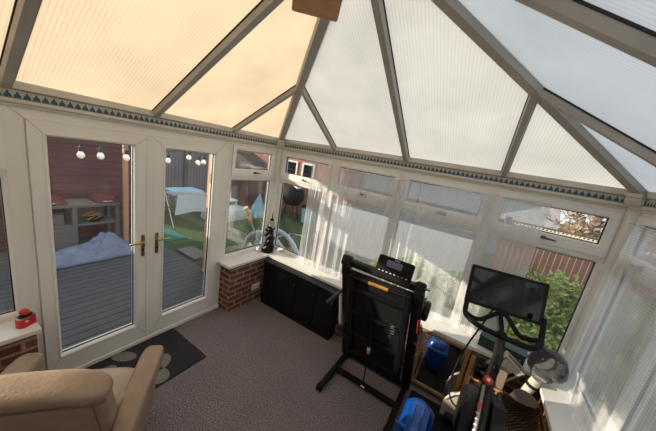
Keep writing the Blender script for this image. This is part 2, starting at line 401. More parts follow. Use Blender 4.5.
# cornice with paper border
def cornice(i, P, u0, u1, lab):
    r = struct('trim_%d' % i, lab, 'cornice')
    bm = bm_(); slab(bm, P, u0, u1, 2.146, 2.17, -.07, .012); slab(bm, P, u0, u1, 2.168, 2.192, -.07, .026); slab(bm, P, u0, u1, 2.192, 2.25, -.07, .016)
    slab(bm, P, u0, u1, 2.25, 2.30, -.07, .03); bevel(bm, .005); obj('cornice_board', bm, 'cornice', r)
    bm = bm_(); slab(bm, P, u0, u1, 2.194, 2.248, .015, .019); obj('paper_border', bm, 'border', r, label='paper border with a row of blue motifs')
cornice(6, PD, YH, L, 'cornice with blue motif border above the french doors')
cornice(7, PB, 0, W, 'cornice with blue motif border along the far wall')
cornice(8, PR, YH, L, 'cornice with blue motif border above the side windows')
def corbel(i, P0, sx, lab):
    # little scrolled corner bracket under the hip
    bm = bm_(); d = Matrix.Rotation(math.radians(45 * sx), 3, 'Z')
    q = lambda x, y, z: Vector(P0) + d @ Vector((x, y, 0)) + Vector((0, 0, z))
    prof = [(.0, .14), (.115, .14), (.115, .115), (.10, .105), (.10, .085), (.085, .06), (.06, .045), (.05, .02), (.03, .0), (.0, .0)]
    prism(bm, prof, -.045, .045, lambda a, b, dd: q(dd, -a, b - .14))
    for s in (-.047, .047): tube(bm, [q(s * .9, -.065, -.055), q(s * 1.15, -.065, -.055)], .026, 14)
    bevel(bm, .003); tag(obj('trim_%d' % i, bm, 'cornice', kind='structure'), lab, 'bracket')
corbel(9, (0.005, L - .005, 2.275), 1, 'small scrolled bracket in the cornice above the statue')
corbel(10, (W - .005, L - .005, 2.275), -1, 'small scrolled bracket in the cornice above the plush cushion')

# ---------------------------------------------------------------- the glazed roof
Z0 = 2.287; AP = Vector((1.8, 1.151, 3.271))
cL, cR = Vector((0, L, Z0)), Vector((W, L, Z0)); RH = Vector((1.8, YH, 3.271))
jB = 1.8
hipL = lambda t: cL.lerp(AP, t); hipR = lambda t: cR.lerp(AP, t)
rd = struct('ceiling', 'pitched conservatory roof glazed with ribbed translucent sheets', 'roof')
# sheets, one per bay
def sheet(pts, m):
    bm = bm_(); bm.faces.new([bm.verts.new(p) for p in pts]); o = obj('roof_sheet', bm, m, rd); return o
zD = lambda x: Z0 + (AP.z - Z0) * x / AP.x
D = lambda x, y: Vector((x, y, zD(x)))
Rr = lambda x, y: Vector((x, y, Z0 + (AP.z - Z0) * (W - x) / (W - AP.x)))
Bb = lambda x, y: Vector((x, y, Z0 + (AP.z - Z0) * (L - y) / (L - AP.y)))
T = .5                                            # jack rafters meet the hips half way up
yJ = L - (L - AP.y) * T
yj = [1.975, AP.y, .318, -.49]
jl, jr = hipL(T), hipR(T)
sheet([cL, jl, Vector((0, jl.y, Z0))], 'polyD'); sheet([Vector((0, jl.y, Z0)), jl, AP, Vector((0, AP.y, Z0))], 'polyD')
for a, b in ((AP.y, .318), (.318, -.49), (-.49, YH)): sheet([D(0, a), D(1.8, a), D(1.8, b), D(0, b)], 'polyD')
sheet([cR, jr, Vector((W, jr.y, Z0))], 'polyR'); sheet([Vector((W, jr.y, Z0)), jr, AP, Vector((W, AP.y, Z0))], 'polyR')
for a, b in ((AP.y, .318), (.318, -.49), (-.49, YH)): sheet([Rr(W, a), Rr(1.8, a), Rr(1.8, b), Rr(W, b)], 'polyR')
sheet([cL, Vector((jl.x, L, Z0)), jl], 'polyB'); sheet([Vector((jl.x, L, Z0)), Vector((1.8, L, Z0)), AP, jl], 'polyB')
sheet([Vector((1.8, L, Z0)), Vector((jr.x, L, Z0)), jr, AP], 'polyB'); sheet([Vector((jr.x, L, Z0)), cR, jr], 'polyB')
def rafter(a, b, nrm, w, h=.045, gasket=True):
    a, b = Vector(a), Vector(b); d = (b - a).normalized(); n = Vector(nrm).normalized(); s = d.cross(n).normalized(); n = s.cross(d).normalized()
    bm = bm_(); pr = [(-w / 2, .012), (w / 2, .012), (w / 2, -h * .35), (w * .36, -h), (-w * .36, -h), (-w / 2, -h * .35)]
    lo = [bm.verts.new(a + s * p + n * q) for p, q in pr]; hi = [bm.verts.new(b + s * p + n * q) for p, q in pr]
    bm.faces.new(lo[::-1]); bm.faces.new(hi)
    for i in range(6): bm.faces.new((lo[i], lo[(i + 1) % 6], hi[(i + 1) % 6], hi[i]))
    o = obj('rafter', bm, 'bar', rd)
    if gasket:
        bm = bm_()
        for sg in (-1, 1):
            c = (a + b) / 2 + s * sg * (w / 2 + .002) - n * .004
            mt = Matrix((s, d, n)).transposed(); obox(bm, c, (.007, (b - a).length, .008), mt)
        obj('gasket', bm, 'rubber', o)
nD, nB, nR = Vector((-.48, 0, .877)), Vector((0, .515, .857)), Vector((.48, 0, .877))
for y in yj[1:]:
    rafter(D(0, y), D(1.8, y), nD, .062); rafter(Rr(W, y), Rr(1.8, y), nR, .062)
rafter(D(0, jl.y), jl, nD, .05); rafter(Rr(W, jr.y), jr, nR, .05)
rafter((1.8, L, Z0), AP, nB, .062); rafter((jl.x, L, Z0), jl, nB, .05); rafter((jr.x, L, Z0), jr, nB, .05)
rafter(cL, AP, nD + nB, .085, .05); rafter(cR, AP, nB + nR, .085, .05)
rafter(AP + Vector((0, .05, 0)), RH, (0, 0, 1), .14, .06, False)
# ================================================================== net curtains
def curtain(name, P, u0, u1, ztop, zbot, amp, w0, dens, axis, lab, fold=34):
    r = thing(name, lab, 'curtain', P((u0 + u1) / 2, zbot, 0), None)
    bm = bm_(); nu = int((u1 - u0) / .009); nv = 26; g = []
    for i in range(nu + 1):
        u = u0 + (u1 - u0) * i / nu; col = []
        for j in range(nv + 1):
            f = j / nv; a = amp(u)
            q = u + .035 * math.sin(f * 2.4 + u * 5) * a * 8
            ph = u * fold + 1.7 * math.sin(u * 6.1) + .5 * math.sin(f * 3 + u * 9)
            w = w0 + a * (math.sin(ph) + .45 * math.sin(ph * 2.3 + 1)) * (.6 + .4 * (1 - f)) + .004 * math.sin(u * 40 + f * 7)
            zz = zbot + (ztop(u) - zbot) * f
            col.append(bm.verts.new(P(min(max(q, u0), u1 + .01), zz, w)))
        g.append(col)
    for i in range(nu):
        for j in range(nv): bm.faces.new((g[i][j], g[i + 1][j], g[i + 1][j + 1], g[i][j + 1]))
    obj('net', bm, net_mat('net_' + name, dens, axis, .25 if axis == 0 else .6), r, smooth=True)
    bm = bm_(); tube(bm, [P(u0, ztop(u0), w0), P((u0 + u1) / 2, ztop((u0 + u1) / 2) - .004, w0), P(u1, ztop(u1), w0)], .004, 8)
    obj('curtain_wire', bm, 'white', r, smooth=True)
    return r
bump_ = lambda u, c, s: math.exp(-((u - c) / s) ** 2)
curtain('net_curtain', PB, .66, 2.02, lambda u: 2.055, ZS + .012, lambda u: .006 + .022 * bump_(u, .72, .16) + .016 * bump_(u, 1.25, .3) + .024 * bump_(u, 1.85, .2), .065, .52, 0, 'gathered white net curtain hanging behind the treadmill and black cabinet', 52)
curtain('net_curtain', PB, 2.035, 3.09, lambda u: 2.05 + .04 * (u - 1.98), ZS + .012, lambda u: .004 + .014 * bump_(u, 2.06, .1), .06, .46, 0, 'flat white net curtain hanging behind the exercise bike screen', 40)
curtain('net_curtain', PR, -.2, 2.66, lambda u: 2.06, ZS + .015, lambda u: .005 + .018 * bump_(u, 2.58, .12) + .006 * bump_(u, 1.6, .3), .06, .54, 1, 'long white net curtain on the side windows beside the plush cushion', 40)

# ================================================================== things on the sills
# red camera ornament
r = thing('camera_ornament', 'small red toy camera with a red ball on top, on the sill beside the doors', 'ornament', (.115, .285, ZS))
d = Matrix.Rotation(math.radians(28), 3, 'Z')
q = lambda x, y, z: Vector((.115, .285, ZS)) + d @ Vector((x, y, z))
bm = bm_(); prism(bm, rrect(.062, .098, .022), 0, .062, lambda a, b, h: q(a, b, h)); bevel(bm, .004); obj('body', bm, 'red', r, smooth='edge')
bm = bm_(); prism(bm, rrect(.058, .094, .022), .062, .074, lambda a, b, h: q(a, b, h)); bevel(bm, .003); t_ = obj('top_plate', bm, 'steel', r, label='silver top plate')
bm = bm_(); prism(bm, rrect(.042, .074, .016), .074, .079, lambda a, b, h: q(a, b, h)); obj('dial_plate', bm, 'black', t_)
bm = bm_(); lathe(bm, [(.001, .078), (.018, .08), (.026, .092), (.026, .104), (.018, .116), (.001, .121)], 20, Matrix.Translation(q(-.004, .0, 0))); obj('knob', bm, 'red', r, smooth=True)
bm = bm_(); tube(bm, [q(.031, -.018, .046), q(.036, -.018, .046)], .007, 14); obj('badge', bm, 'white', r)
# black twisted statue with a pale head piece
r = thing('statue', 'black twisted carved statue with a pale top, on the corner sill', 'statue', (.135, 2.64, ZS))
T_ = Matrix.Translation((.135, 2.64, ZS))
bm = bm_(); lathe(bm, [(.001, 0), (.085, 0), (.088, .02), (.075, .035), (.05, .05), (.001, .055)], 24, T_); obj('base', bm, 'black', r, smooth='edge')
bm = bm_()
for k in range(3):
    pts = []; rr = []
    for i in range(26):
        f = i / 25; a = 2 * PI * (k / 3 + f * 1.5); R0 = (.038 + .012 * math.sin(f * 11 + k)) * (1 - .55 * f)
        R0 *= 1.2; pts.append((.135 + R0 * math.cos(a) + .015 * math.sin(f * 5), 2.64 + R0 * math.sin(a), ZS + .04 + f * .36)); rr.append(.036 * (1 - .45 * f) + .006 * math.sin(i * 2.1 + k))
    tube(bm, pts, rr, 10)
body = obj('body', bm, 'black', r, smooth=True)
rnd = random.Random(3)
for k in range(9):
    f = k / 9; a = 2.4 * k; c = Vector((.135 + .055 * (1 - .5 * f) * math.cos(a), 2.64 + .055 * (1 - .5 * f) * math.sin(a), ZS + .08 + f * .30))
    bm = bm_(); tube(bm, smooth_pts([c, c + Vector((.03 * math.cos(a), .03 * math.sin(a), .015)), c + Vector((.038 * math.cos(a + .6), .038 * math.sin(a + .6), .045))], 4), [.014, .013, .012, .011, .010, .009, .008, .006, .004], 8); obj('carved_leaf', bm, 'black', body, smooth=True)
bm = bm_(); lathe(bm, [(.001, .385), (.03, .39), (.042, .41), (.04, .45), (.03, .475), (.001, .48)], 18, T_ @ Matrix.Translation((.016, 0, 0))); obj('head_piece', bm, 'canvas', r, smooth=True, label='pale cream head piece')
bm = bm_(); lathe(bm, [(.001, .478), (.034, .482), (.03, .495), (.01, .51), (.007, .55), (.003, .60), (.001, .605)], 14, T_ @ Matrix.Translation((.016, 0, 0))); obj('finial', bm, 'black', r, smooth='edge')
# small white pot next to it
r = thing('trinket_pot', 'tiny white pot next to the black statue on the sill', 'ornament', (.06, 2.53, ZS))
T_ = Matrix.Translation((.06, 2.53, ZS)) @ Matrix.Scale(1.3, 4)
bm = bm_(); lathe(bm, [(.001, 0), (.022, 0), (.03, .012), (.03, .03), (.026, .038)], 18, T_); obj('pot_body', bm, 'white', r, smooth=True)
bm = bm_(); lathe(bm, [(.028, .038), (.024, .046), (.008, .05), (.006, .058), (.001, .06)], 18, T_); obj('lid', bm, 'white', r, smooth=True)
# dark green box with gold lettering lying on the far sill
GB = Vector((3.09, 2.67, ZS)); d = Matrix.Rotation(math.radians(-9), 3, 'Z')
r = thing('gift_box', 'long dark green box with gold lettering on the sill behind the bike', 'box', GB)
q = lambda x, y, z: GB + d @ Vector((x, y, z))
bm = bm_(); obox(bm, q(0, 0, .045), (.36, .12, .09), d); bevel(bm, .006); obj('box_body', bm, 'green', r)
bm = bm_(); obox(bm, q(0, 0, .098), (.366, .126, .018), d); bevel(bm, .004); obj('lid', bm, 'green', r)
strokes = [[(0, 0), (0, 1), (.6, .9), (.5, .5), (.05, .5)], [(.6, .8), (.1, .7), (.1, .1), (.6, .1)], [(.1, 0), (.1, .7), (.6, .6)], [(.3, 0), (.3, .7)], [(.1, 0), (.1, .7), (.6, .7), (.6, 0)], [(.6, .8), (.1, .7), (.55, .3), (.05, .1)]]
for k, st in enumerate(strokes):
    bm = bm_(); tube(bm, [q(.02 + k * .024 + a * .024, -.0605, .03 + b * .034) for a, b in st], .0028, 6); obj('gold_letter', bm, 'gold', r)
# round plush cushion leaning in the corner
HC = Vector((3.385, 2.535, ZS + .140))
r = thing('round_cushion', 'round dark grey plush cushion with flat pale face, on the corner sill', 'cushion', HC)
ax = Vector((-.55, -.55, .62)).normalized(); mt = Matrix.Translation(HC) @ ax.to_track_quat('Z', 'Y').to_matrix().to_4x4()
wob = lambda a, z: .16 * noise.noise(Vector((2.6 * math.cos(a), 2.6 * math.sin(a), z * 16))) + .07 * noise.noise(Vector((7 * math.cos(a), 7 * math.sin(a), z * 40)))
bm = bm_(); prof = [(.001, -.115)] + [(.132 * math.cos(b) ** .55, .1 * math.sin(b)) for b in [math.radians(x) for x in (-82, -65, -50, -35, -18, 0, 18, 35, 50, 62)]] + [(.085, .098), (.078, .09), (.001, .09)]
lathe(bm, prof, 48, mt, wob); obj('plush_side', bm, 'plush', r, smooth=True)
bm = bm_(); lathe(bm, [(.001, .088), (.074, .089), (.082, .097), (.074, .104), (.055, .101), (.001, .097)], 36, mt); obj('felt_face', bm, 'plushf', r, smooth=True, label='paler grey flat round face')
bm = bm_(); lathe(bm, [(.001, .097), (.007, .099), (.006, .105), (.001, .107)], 12, mt); obj('button', bm, 'steel', r, smooth=True)

# ================================================================== along the far wall
# black slim cabinet
r = thing('slim_cabinet', 'long slim glossy black cabinet under the sill beside the statue corner', 'cabinet', (.85, 2.51, 0))
bm = bm_(); box(bm, .285, 1.46, 2.45, 2.58, .03, .615); bevel(bm, .006); obj('carcass', bm, 'black', r)
bm = bm_(); box(bm, .275, 1.475, 2.44, 2.582, .615, .638); bevel(bm, .006); obj('top_board', bm, 'black', r)
for a, b in ((.31, .87), (.88, 1.18), (1.19, 1.445)):
    bm = bm_(); box(bm, a, b, 2.436, 2.452, .06, .585); bevel(bm, .005); p = obj('door_panel', bm, 'blackg', r)
    bm = bm_(); tube(bm, [(b - .03, 2.434, .5), (b - .03, 2.424, .5)], .009, 12); obj('knob', bm, 'steel', p)
bm = bm_(); box(bm, .30, 1.45, 2.445, 2.58, .0, .032); obj('plinth', bm, 'blackm', r)
# wall socket on brick
r = thing('wall_socket', 'white double wall socket on the brick beside the black cabinet', 'socket', (.2, 2.40, .225))
bm = bm_(); box(bm, .2, .212, 2.33, 2.475, .18, .27); bevel(bm, .004); obj('face_plate', bm, 'white', r)
for y in (2.365, 2.44):
    bm = bm_(); box(bm, .211, .2165, y - .012, y + .012, .24, .258); bevel(bm, .002); obj('rocker_switch', bm, 'white', r)
    bm = bm_()
    for a, b in ((0, .222), (-.011, .205), (.011, .205)): box(bm, .2115, .2128, y + a - .003, y + a + .003, b - .005, b + .005)
    obj('pin_slot', bm, 'rubber', r)
# mirror in an oak frame
r = thing('framed_mirror', 'rectangular mirror in a brown wooden frame leaning on the brick wall', 'mirror', (2.645, 2.53, .04))
d = Matrix.Rotation(math.radians(-5), 3, 'X'); MO = Vector((2.645, 2.515, .04)); q = lambda x, y, z: MO + d @ Vector((x, y, z))
hw, hh = .225, .60
bm = bm_()
F = lambda u, v, w: q(u, -w, v)
o = [(-hw, 0), (hw, 0), (hw, hh), (-hw, hh)]
def mring(bm, o, t, F, dp=.022):
    ins = lambda k: [(x + (k if x < 0 else -k), y + (k if y < (o[0][1] + o[2][1]) / 2 else -k)) for x, y in o]
    V = lambda pts, w: [bm.verts.new(F(a, b, w)) for a, b in pts]
    RR = [V(o, 0), V(o, dp * .7), V(ins(.008), dp), V(ins(t - .01), dp * .8), V(ins(t), dp * .4), V(ins(t), 0)]
    for A, B_ in zip(RR, RR[1:] + RR[:1]):
        for k in range(4): bm.faces.new((A[k], A[(k + 1) % 4], B_[(k + 1) % 4], B_[k]))
mring(bm, o, .038, F); obj('frame', bm, 'oak', r)
bm = bm_(); obox(bm, q(0, -.004, hh / 2), (2 * hw - .07, .006, hh - .07), d); obj('mirror_glass', bm, 'mirror', r)
bm = bm_(); obox(bm, q(0, .004, hh / 2), (2 * hw - .02, .006, hh - .02), d); obj('back_board', bm, 'brown', r)
# pine lattice rack
r = thing('lattice_rack', 'small pine lattice rack standing by the brick between mirror and bike', 'rack', (2.97, 2.53, 0))
for x, h in ((2.895, .62), (3.135, .475)):
    bm = bm_(); box(bm, x - .016, x + .016, 2.49, 2.525, 0, h); bevel(bm, .004); obj('upright', bm, 'pine', r)
for k in range(5):
    z = .05 + k * .09; bm = bm_(); box(bm, 2.91, 3.12, 2.496, 2.518, z, z + .026); bevel(bm, .003); obj('rail', bm, 'pine', r)
for k in range(3):
    x = 2.965 + k * .05; bm = bm_(); box(bm, x - .009, x + .009, 2.488, 2.497, .05, .47); bevel(bm, .002); obj('slat', bm, 'pine', r)
bm = bm_(); box(bm, 2.913, 3.15, 2.385, 2.53, .475, .495); bevel(bm, .003); obj('top_shelf', bm, 'pine', r)
for x in (2.9, 3.13):
    bm = bm_(); box(bm, x - .01, x + .01, 2.39, 2.41, 0, .476); obj('leg', bm, 'pine', r)
gm = glass_mat('jar_glass', (.72, .74, .77), 1.8)
r = thing('clear_jar', 'clear square jar with dark contents standing on the pine lattice rack', 'jar', (2.968, 2.437, .495))
bm = bm_(); prism(bm, rrect(.10, .10, .02, 4, 2.968, 2.437), .495, .62, lambda a, b, h: Vector((a, b, h))); obj('jar_body', bm, gm, r, smooth='edge')
bm = bm_(); prism(bm, rrect(.104, .104, .02, 4, 2.968, 2.437), .62, .634, lambda a, b, h: Vector((a, b, h))); obj('lid', bm, gm, r)
for k in range(5):
    a = k * 1.9; bm = bm_(); obox(bm, Vector((2.968 + .02 * math.cos(a), 2.437 + .02 * math.sin(a), .51 + .014 * k)), (.045, .03, .022), Matrix.Rotation(a, 3, 'Z') @ Matrix.Rotation(.4, 3, 'X')); bevel(bm, .005); obj('contents', bm, 'grey' if k % 2 else 'blackm', r)
# ================================================================== folded treadmill
TL = Vector((2.07, 2.2, 0))
tm = thing('treadmill', 'black treadmill folded upright with its deck raised, by the net curtain', 'treadmill', TL)
def bar(p0, p1, w, d, m, name, parent, bev=.006, up=(0, 0, 1)):
    a, b = Vector(p0), Vector(p1); z = (b - a).normalized(); x = z.cross(Vector(up))
    if x.length < .05: x = Vector((1, 0, 0))
    x.normalize(); y = z.cross(x); bm = bm_()
    obox(bm, (a + b) / 2, (w, d, (b - a).length), Matrix((x, y, z)).transposed()); bevel(bm, bev); return obj(name, bm, m, parent)
for x, y0 in ((1.745, 1.80), (2.415, 1.82)):
    rl = bar((x, y0, .03), (x, 2.44, .03), .05, .05, 'black', 'base_rail', tm)
    bm = bm_(); box(bm, x - .028, x + .028, y0 - .012, y0 + .03, .0, .058); bevel(bm, .008); obj('end_cap', bm, 'blackm', rl)
    bm = bm_(); tube(bm, [(x - .028, 2.42, .03), (x + .028, 2.42, .03)], .03, 16); obj('wheel', bm, 'blackm', rl, smooth='edge')
bm = bm_(); box(bm, 2.386, 2.389, 1.88, 1.95, .018, .04); obj('orange_sticker', bm, 'gold', tm)
bar((1.765, 2.11, .04), (2.395, 2.11, .04), .045, .04, 'black', 'cross_bar', tm); bar((1.765, 2.40, .04), (2.395, 2.40, .04), .045, .04, 'black', 'cross_bar', tm)
def xy_post(sx):
    b = Vector((1.735, 2.37, .05)) if sx < 0 else Vector((2.42, 2.37, .05)); t = Vector((1.70, 1.99, 1.26)) if sx < 0 else Vector((2.36, 1.99, 1.26)); return b, t
for sx in (-1, 1):
    b, t = xy_post(sx); p = bar(b, t, .06, .085, 'black', 'upright', tm, .012, (1, 0, 0))
    bm = bm_(); obox(bm, t + Vector((0, -.005, .02)), (.085, .10, .10), Matrix.Rotation(-.3, 3, 'X')); bevel(bm, .022, 3); obj('end_block', bm, 'black', p, smooth='edge')
    dv = (t - b).normalized()
    for f0, f1 in ((.66, .78), (.55, .57)):
        a_, c_ = b.lerp(t, f0), b.lerp(t, f1); o_ = Vector((-sx * .036, -.02, 0)) if sx < 0 else Vector((.034, -.022, 0))
        bm = bm_(); tube(bm, [a_ + o_ + Vector((0, -.026, 0)), c_ + o_ + Vector((0, -.026, 0))], .006, 8); obj('red_stripe', bm, 'red', p)
# deck folded up between the uprights: its underside faces the room
d0, d1 = Vector((2.075, 2.245, .16)), Vector((2.035, 1.965, 1.20)); zz = (d1 - d0).normalized(); xx = Vector((1, 0, 0)) - zz * zz.x; xx.normalize(); yy = zz.cross(xx)
DM = Matrix((xx, yy, zz)).transposed(); dl = (d1 - d0).length
dq = lambda x, y, z: d0 + DM @ Vector((x, y, z))
bm = bm_(); obox(bm, dq(0, .02, dl / 2), (.46, .05, dl), DM); bevel(bm, .006); dk = obj('deck', bm, 'blackm', tm)
for s in (-1, 1):
    bm = bm_(); obox(bm, dq(s * .255, .01, dl / 2), (.06, .085, dl), DM); bevel(bm, .012); obj('side_rail', bm, 'black', dk)
for k in range(4):
    bm = bm_(); obox(bm, dq(0, -.018, .12 + k * .27), (.46, .03, .04), DM); bevel(bm, .004); obj('cross_member', bm, 'black', dk)
bm = bm_(); tube(bm, [dq(-.235, -.01, dl - .03), dq(.235, -.01, dl - .03)], .015, 16); ro = obj('rear_roller', bm, 'black', dk, smooth='edge')
bm = bm_(); tube(bm, [dq(-.09, -.01, dl - .03), dq(.09, -.01, dl - .03)], .0156, 16); obj('amber_label', bm, pbr('amber_print', (.42, .20, .04), .5), ro, smooth='edge')
# pale letters running up the deck underside
for k, st in enumerate([[(0, 0), (0, 1)], [(0, .5), (1, .5), (1, 1)], [(0, 0), (1, 0), (1, 1), (0, 1)], [(0, 0), (1, .5), (0, 1)]]):
    bm = bm_(); tube(bm, [dq(.155 + a * .035, -.038, .56 + k * .045 + c * .03) for a, c in st], .0035, 6); obj('deck_letter', bm, pbr('letter_grey', (.12, .12, .12), .6), dk)
# gas strut with a white and orange label
s0, s1 = Vector((2.075, 2.08, .05)), Vector((2.03, 2.08, .80)); bm = bm_(); tube(bm, [s0, s0.lerp(s1, .5)], .007, 10); tube(bm, [s0.lerp(s1, .45), s1], .012, 12); st = obj('gas_strut', bm, 'black', tm, smooth='edge')
for f0, f1, m in ((.50, .545, 'orange'), (.548, .585, 'white')):
    bm = bm_(); tube(bm, [s0.lerp(s1, f0), s0.lerp(s1, f1)], .0155, 14); obj('strut_label', bm, m, st, smooth='edge')
bm = bm_(); tube(bm, [(2.055, 2.08, .05), (2.095, 2.08, .05)], .014, 12); obj('strut_pivot', bm, 'steel', st)
# top cross bar, console
bar((1.70, 2.01, 1.265), (2.36, 2.01, 1.265), .08, .06, 'black', 'console_beam', tm, .015)
c0 = Vector((2.13, 1.985, 1.365)); cm = Matrix.Rotation(math.radians(-22), 3, 'X') @ Matrix.Rotation(math.radians(0), 3, 'Z'); cq = lambda x, y, z: c0 + cm @ Vector((x, y, z))
bm = bm_(); prism(bm, rrect(.30, .155, .018, 4), -.018, .018, lambda a, b, d: cq(a, d, b)); bevel(bm, .004); cs = obj('console', bm, 'blackm', tm)
bm = bm_(); prism(bm, rrect(.13, .055, .005, 3, -.005, .022), -.0205, -.017, lambda a, b, d: cq(a, d, b)); obj('display', bm, pbr('lcd_panel', (.16, .15, .22), .2), cs)
for k in range(8):
    bm = bm_(); prism(bm, rrect(.014, .007, .003, 3, -.115 + k * .033, -.052), -.022, -.017, lambda a, b, d: cq(a, d, b)); obj('button', bm, 'orange' if k in (5, 6) else 'white', cs)
for k in range(4):
    bm = bm_(); tube(bm, [cq(-.012 + k * .012, -.0205, .062), cq(-.005 + k * .012, -.0205, .062)], .003, 6); obj('badge', bm, 'white', cs)
bm = bm_(); prism(bm, rrect(.32, .03, .012, 4, 0, -.088), -.055, .02, lambda a, b, d: cq(a, d, b)); bevel(bm, .004); obj('console_tray', bm, 'black', cs)
# lever handle, ribbed bellows on one side; round motor pulley and chrome tube on the other
bm = bm_(); tube(bm, smooth_pts([(1.695, 2.10, .97), (1.62, 2.06, .86), (1.555, 2.03, .76)], 4), [.012] * 4 + [.018] * 5, 12); hl = obj('handle', bm, pbr('handle_rubber', (.055, .053, .05), .5), tm, smooth='edge')
bm = bm_(); tube(bm, [(1.655, 2.085, .91), (1.648, 2.08, .90)], .016, 12); obj('red_collar', bm, 'red', hl)
bm = bm_(); pts, rr = [], []
for k in range(45):
    f = k / 44; pts.append(Vector((1.655, 2.17, .83)).lerp(Vector((1.70, 2.24, .36)), f)); rr.append(.045 + .006 * (k % 2))
tube(bm, pts, rr, 16); obj('ribbed_sleeve', bm, pbr('ribbed_rubber', (.018, .018, .019), .6), tm, smooth='edge')
bm = bm_(); lathe(bm, [(.001, -.03), (.06, -.03), (.085, -.02), (.09, 0), (.085, .02), (.06, .03), (.001, .03)], 28, Matrix.Translation((2.43, 2.18, 1.02)) @ Matrix.Rotation(PI / 2, 4, 'Y')); pu = obj('round_guard', bm, 'blackg', tm, smooth=True)
bm = bm_(); tube(bm, [(2.405, 2.13, 1.16), (2.40, 2.15, .95)], .012, 10); obj('chrome_tube', bm, 'steel', tm, smooth='edge')
bm = bm_(); tube(bm, [(2.415, 2.20, .86), (2.42, 2.27, .58)], .016, 10); obj('chrome_tube', bm, 'steel', tm, smooth='edge')
bm = bm_(); tube(bm, [(2.395, 2.10, 1.01), (2.395, 2.12, .90)], .013, 10); obj('red_grip', bm, 'red', tm, smooth='edge')
bm = bm_(); tube(bm, smooth_pts([(2.37, 1.97, 1.29), (2.42, 1.95, 1.315), (2.43, 1.98, 1.29), (2.40, 2.02, 1.27)], 4), .006, 8); obj('safety_clip', bm, 'steel', tm, smooth=True)

# ================================================================== exercise bike
EB = Vector((2.96, 1.8, 0))
eb = thing('exercise_bike', 'black exercise bike with tall touch screen, loop handlebar and red knob', 'exercise bike', EB)
s_ll, s_lr, s_ul = Vector((2.683, 2.38, 1.15)), Vector((3.238, 2.46, 1.15)), Vector((2.671, 2.50, 1.46))
sx_ = (s_lr - s_ll); sw = sx_.length; sx_.normalize(); sz_ = (s_ul - s_ll); sz_ -= sx_ * sz_.dot(sx_); sh = sz_.length; sz_.normalize(); sy_ = sz_.cross(sx_)
s_c = s_ll + sx_ * sw / 2 + sz_ * sh / 2; SQ = lambda a, b, d: s_c + sx_ * a + sz_ * b + sy_ * d
bm = bm_(); prism(bm, rrect(sw, sh, .014, 4), -.018, .012, SQ); bevel(bm, .004); scn = obj('touch_screen', bm, 'black', eb)
bm = bm_(); prism(bm, rrect(sw - .05, sh - .05, .004, 2), -.0195, -.0175, SQ)
obj('glass_panel', bm, 'screen', scn)
bm = bm_(); prism(bm, rrect(.2, .14, .02, 3), .010, .05, SQ); bevel(bm, .01); obj('screen_mount', bm, 'blackm', scn)
# handlebar: outer loop and inner hump
hb = smooth_pts([(2.702, 2.37, 1.215), (2.703, 2.31, 1.165), (2.709, 2.22, 1.13), (2.745, 2.12, 1.135), (2.823, 2.06, 1.137), (2.98, 2.03, 1.14), (3.12, 2.03, 1.145), (3.175, 2.09, 1.155), (3.20, 2.20, 1.165), (3.21, 2.29, 1.205), (3.212, 2.34, 1.255)], 6)
bm = bm_(); tube(bm, hb, .019, 12); hbo = obj('handlebar', bm, 'blackm', eb, smooth='edge')
ih = smooth_pts([(2.709, 2.225, 1.13), (2.76, 2.20, 1.12), (2.82, 2.215, 1.12), (2.88, 2.28, 1.145), (2.93, 2.32, 1.175), (2.985, 2.33, 1.18), (3.03, 2.26, 1.155), (3.07, 2.19, 1.13), (3.12, 2.165, 1.135), (3.195, 2.17, 1.155)], 6)
bm = bm_(); tube(bm, ih, .0175, 12); obj('inner_bar', bm, 'blackm', hbo, smooth='edge')
for p in (hb[0], hb[-1]):
    bm = bm_(); lathe(bm, [(.001, -.004), (.018, -.004), (.017, .008), (.001, .012)], 12, Matrix.Translation(p)); obj('bar_end', bm, 'black', hbo, smooth=True)
bar((2.960, 2.44, 1.125), (2.968, 2.12, 1.095), .06, .04, 'black', 'screen_post', eb, .014, (1, 0, 0))
bar((2.965, 2.155, 1.12), (2.985, 2.07, .93), .055, .06, 'blackm', 'handlebar_stem', eb, .012, (1, 0, 0))
bar((2.985, 2.08, .98), (2.965, 1.99, .60), .05, .065, 'black', 'head_post', eb, .012, (1, 0, 0))
bm = bm_(); lathe(bm, [(.001, -.03), (.012, -.03), (.012, 0), (.028, .002), (.03, .012), (.028, .024), (.022, .03), (.001, .03)], 24, Matrix.Translation((2.948, 1.93, .835)) @ Matrix.Rotation(math.radians(40), 4, 'X')); kn = obj('resistance_knob', bm, 'red', eb, smooth='edge', label='red resistance knob')
bm = bm_(); lathe(bm, [(.007, .029), (.011, .029), (.011, .032), (.007, .032)], 20, Matrix.Translation((2.948, 1.93, .835)) @ Matrix.Rotation(math.radians(40), 4, 'X')); obj('knob_ring', bm, 'white', kn)
bm = bm_(); tube(bm, [(2.985, 2.05, .90), (2.985, 1.99, .90)], .02, 12); obj('clamp_lever', bm, 'black', eb, smooth='edge')
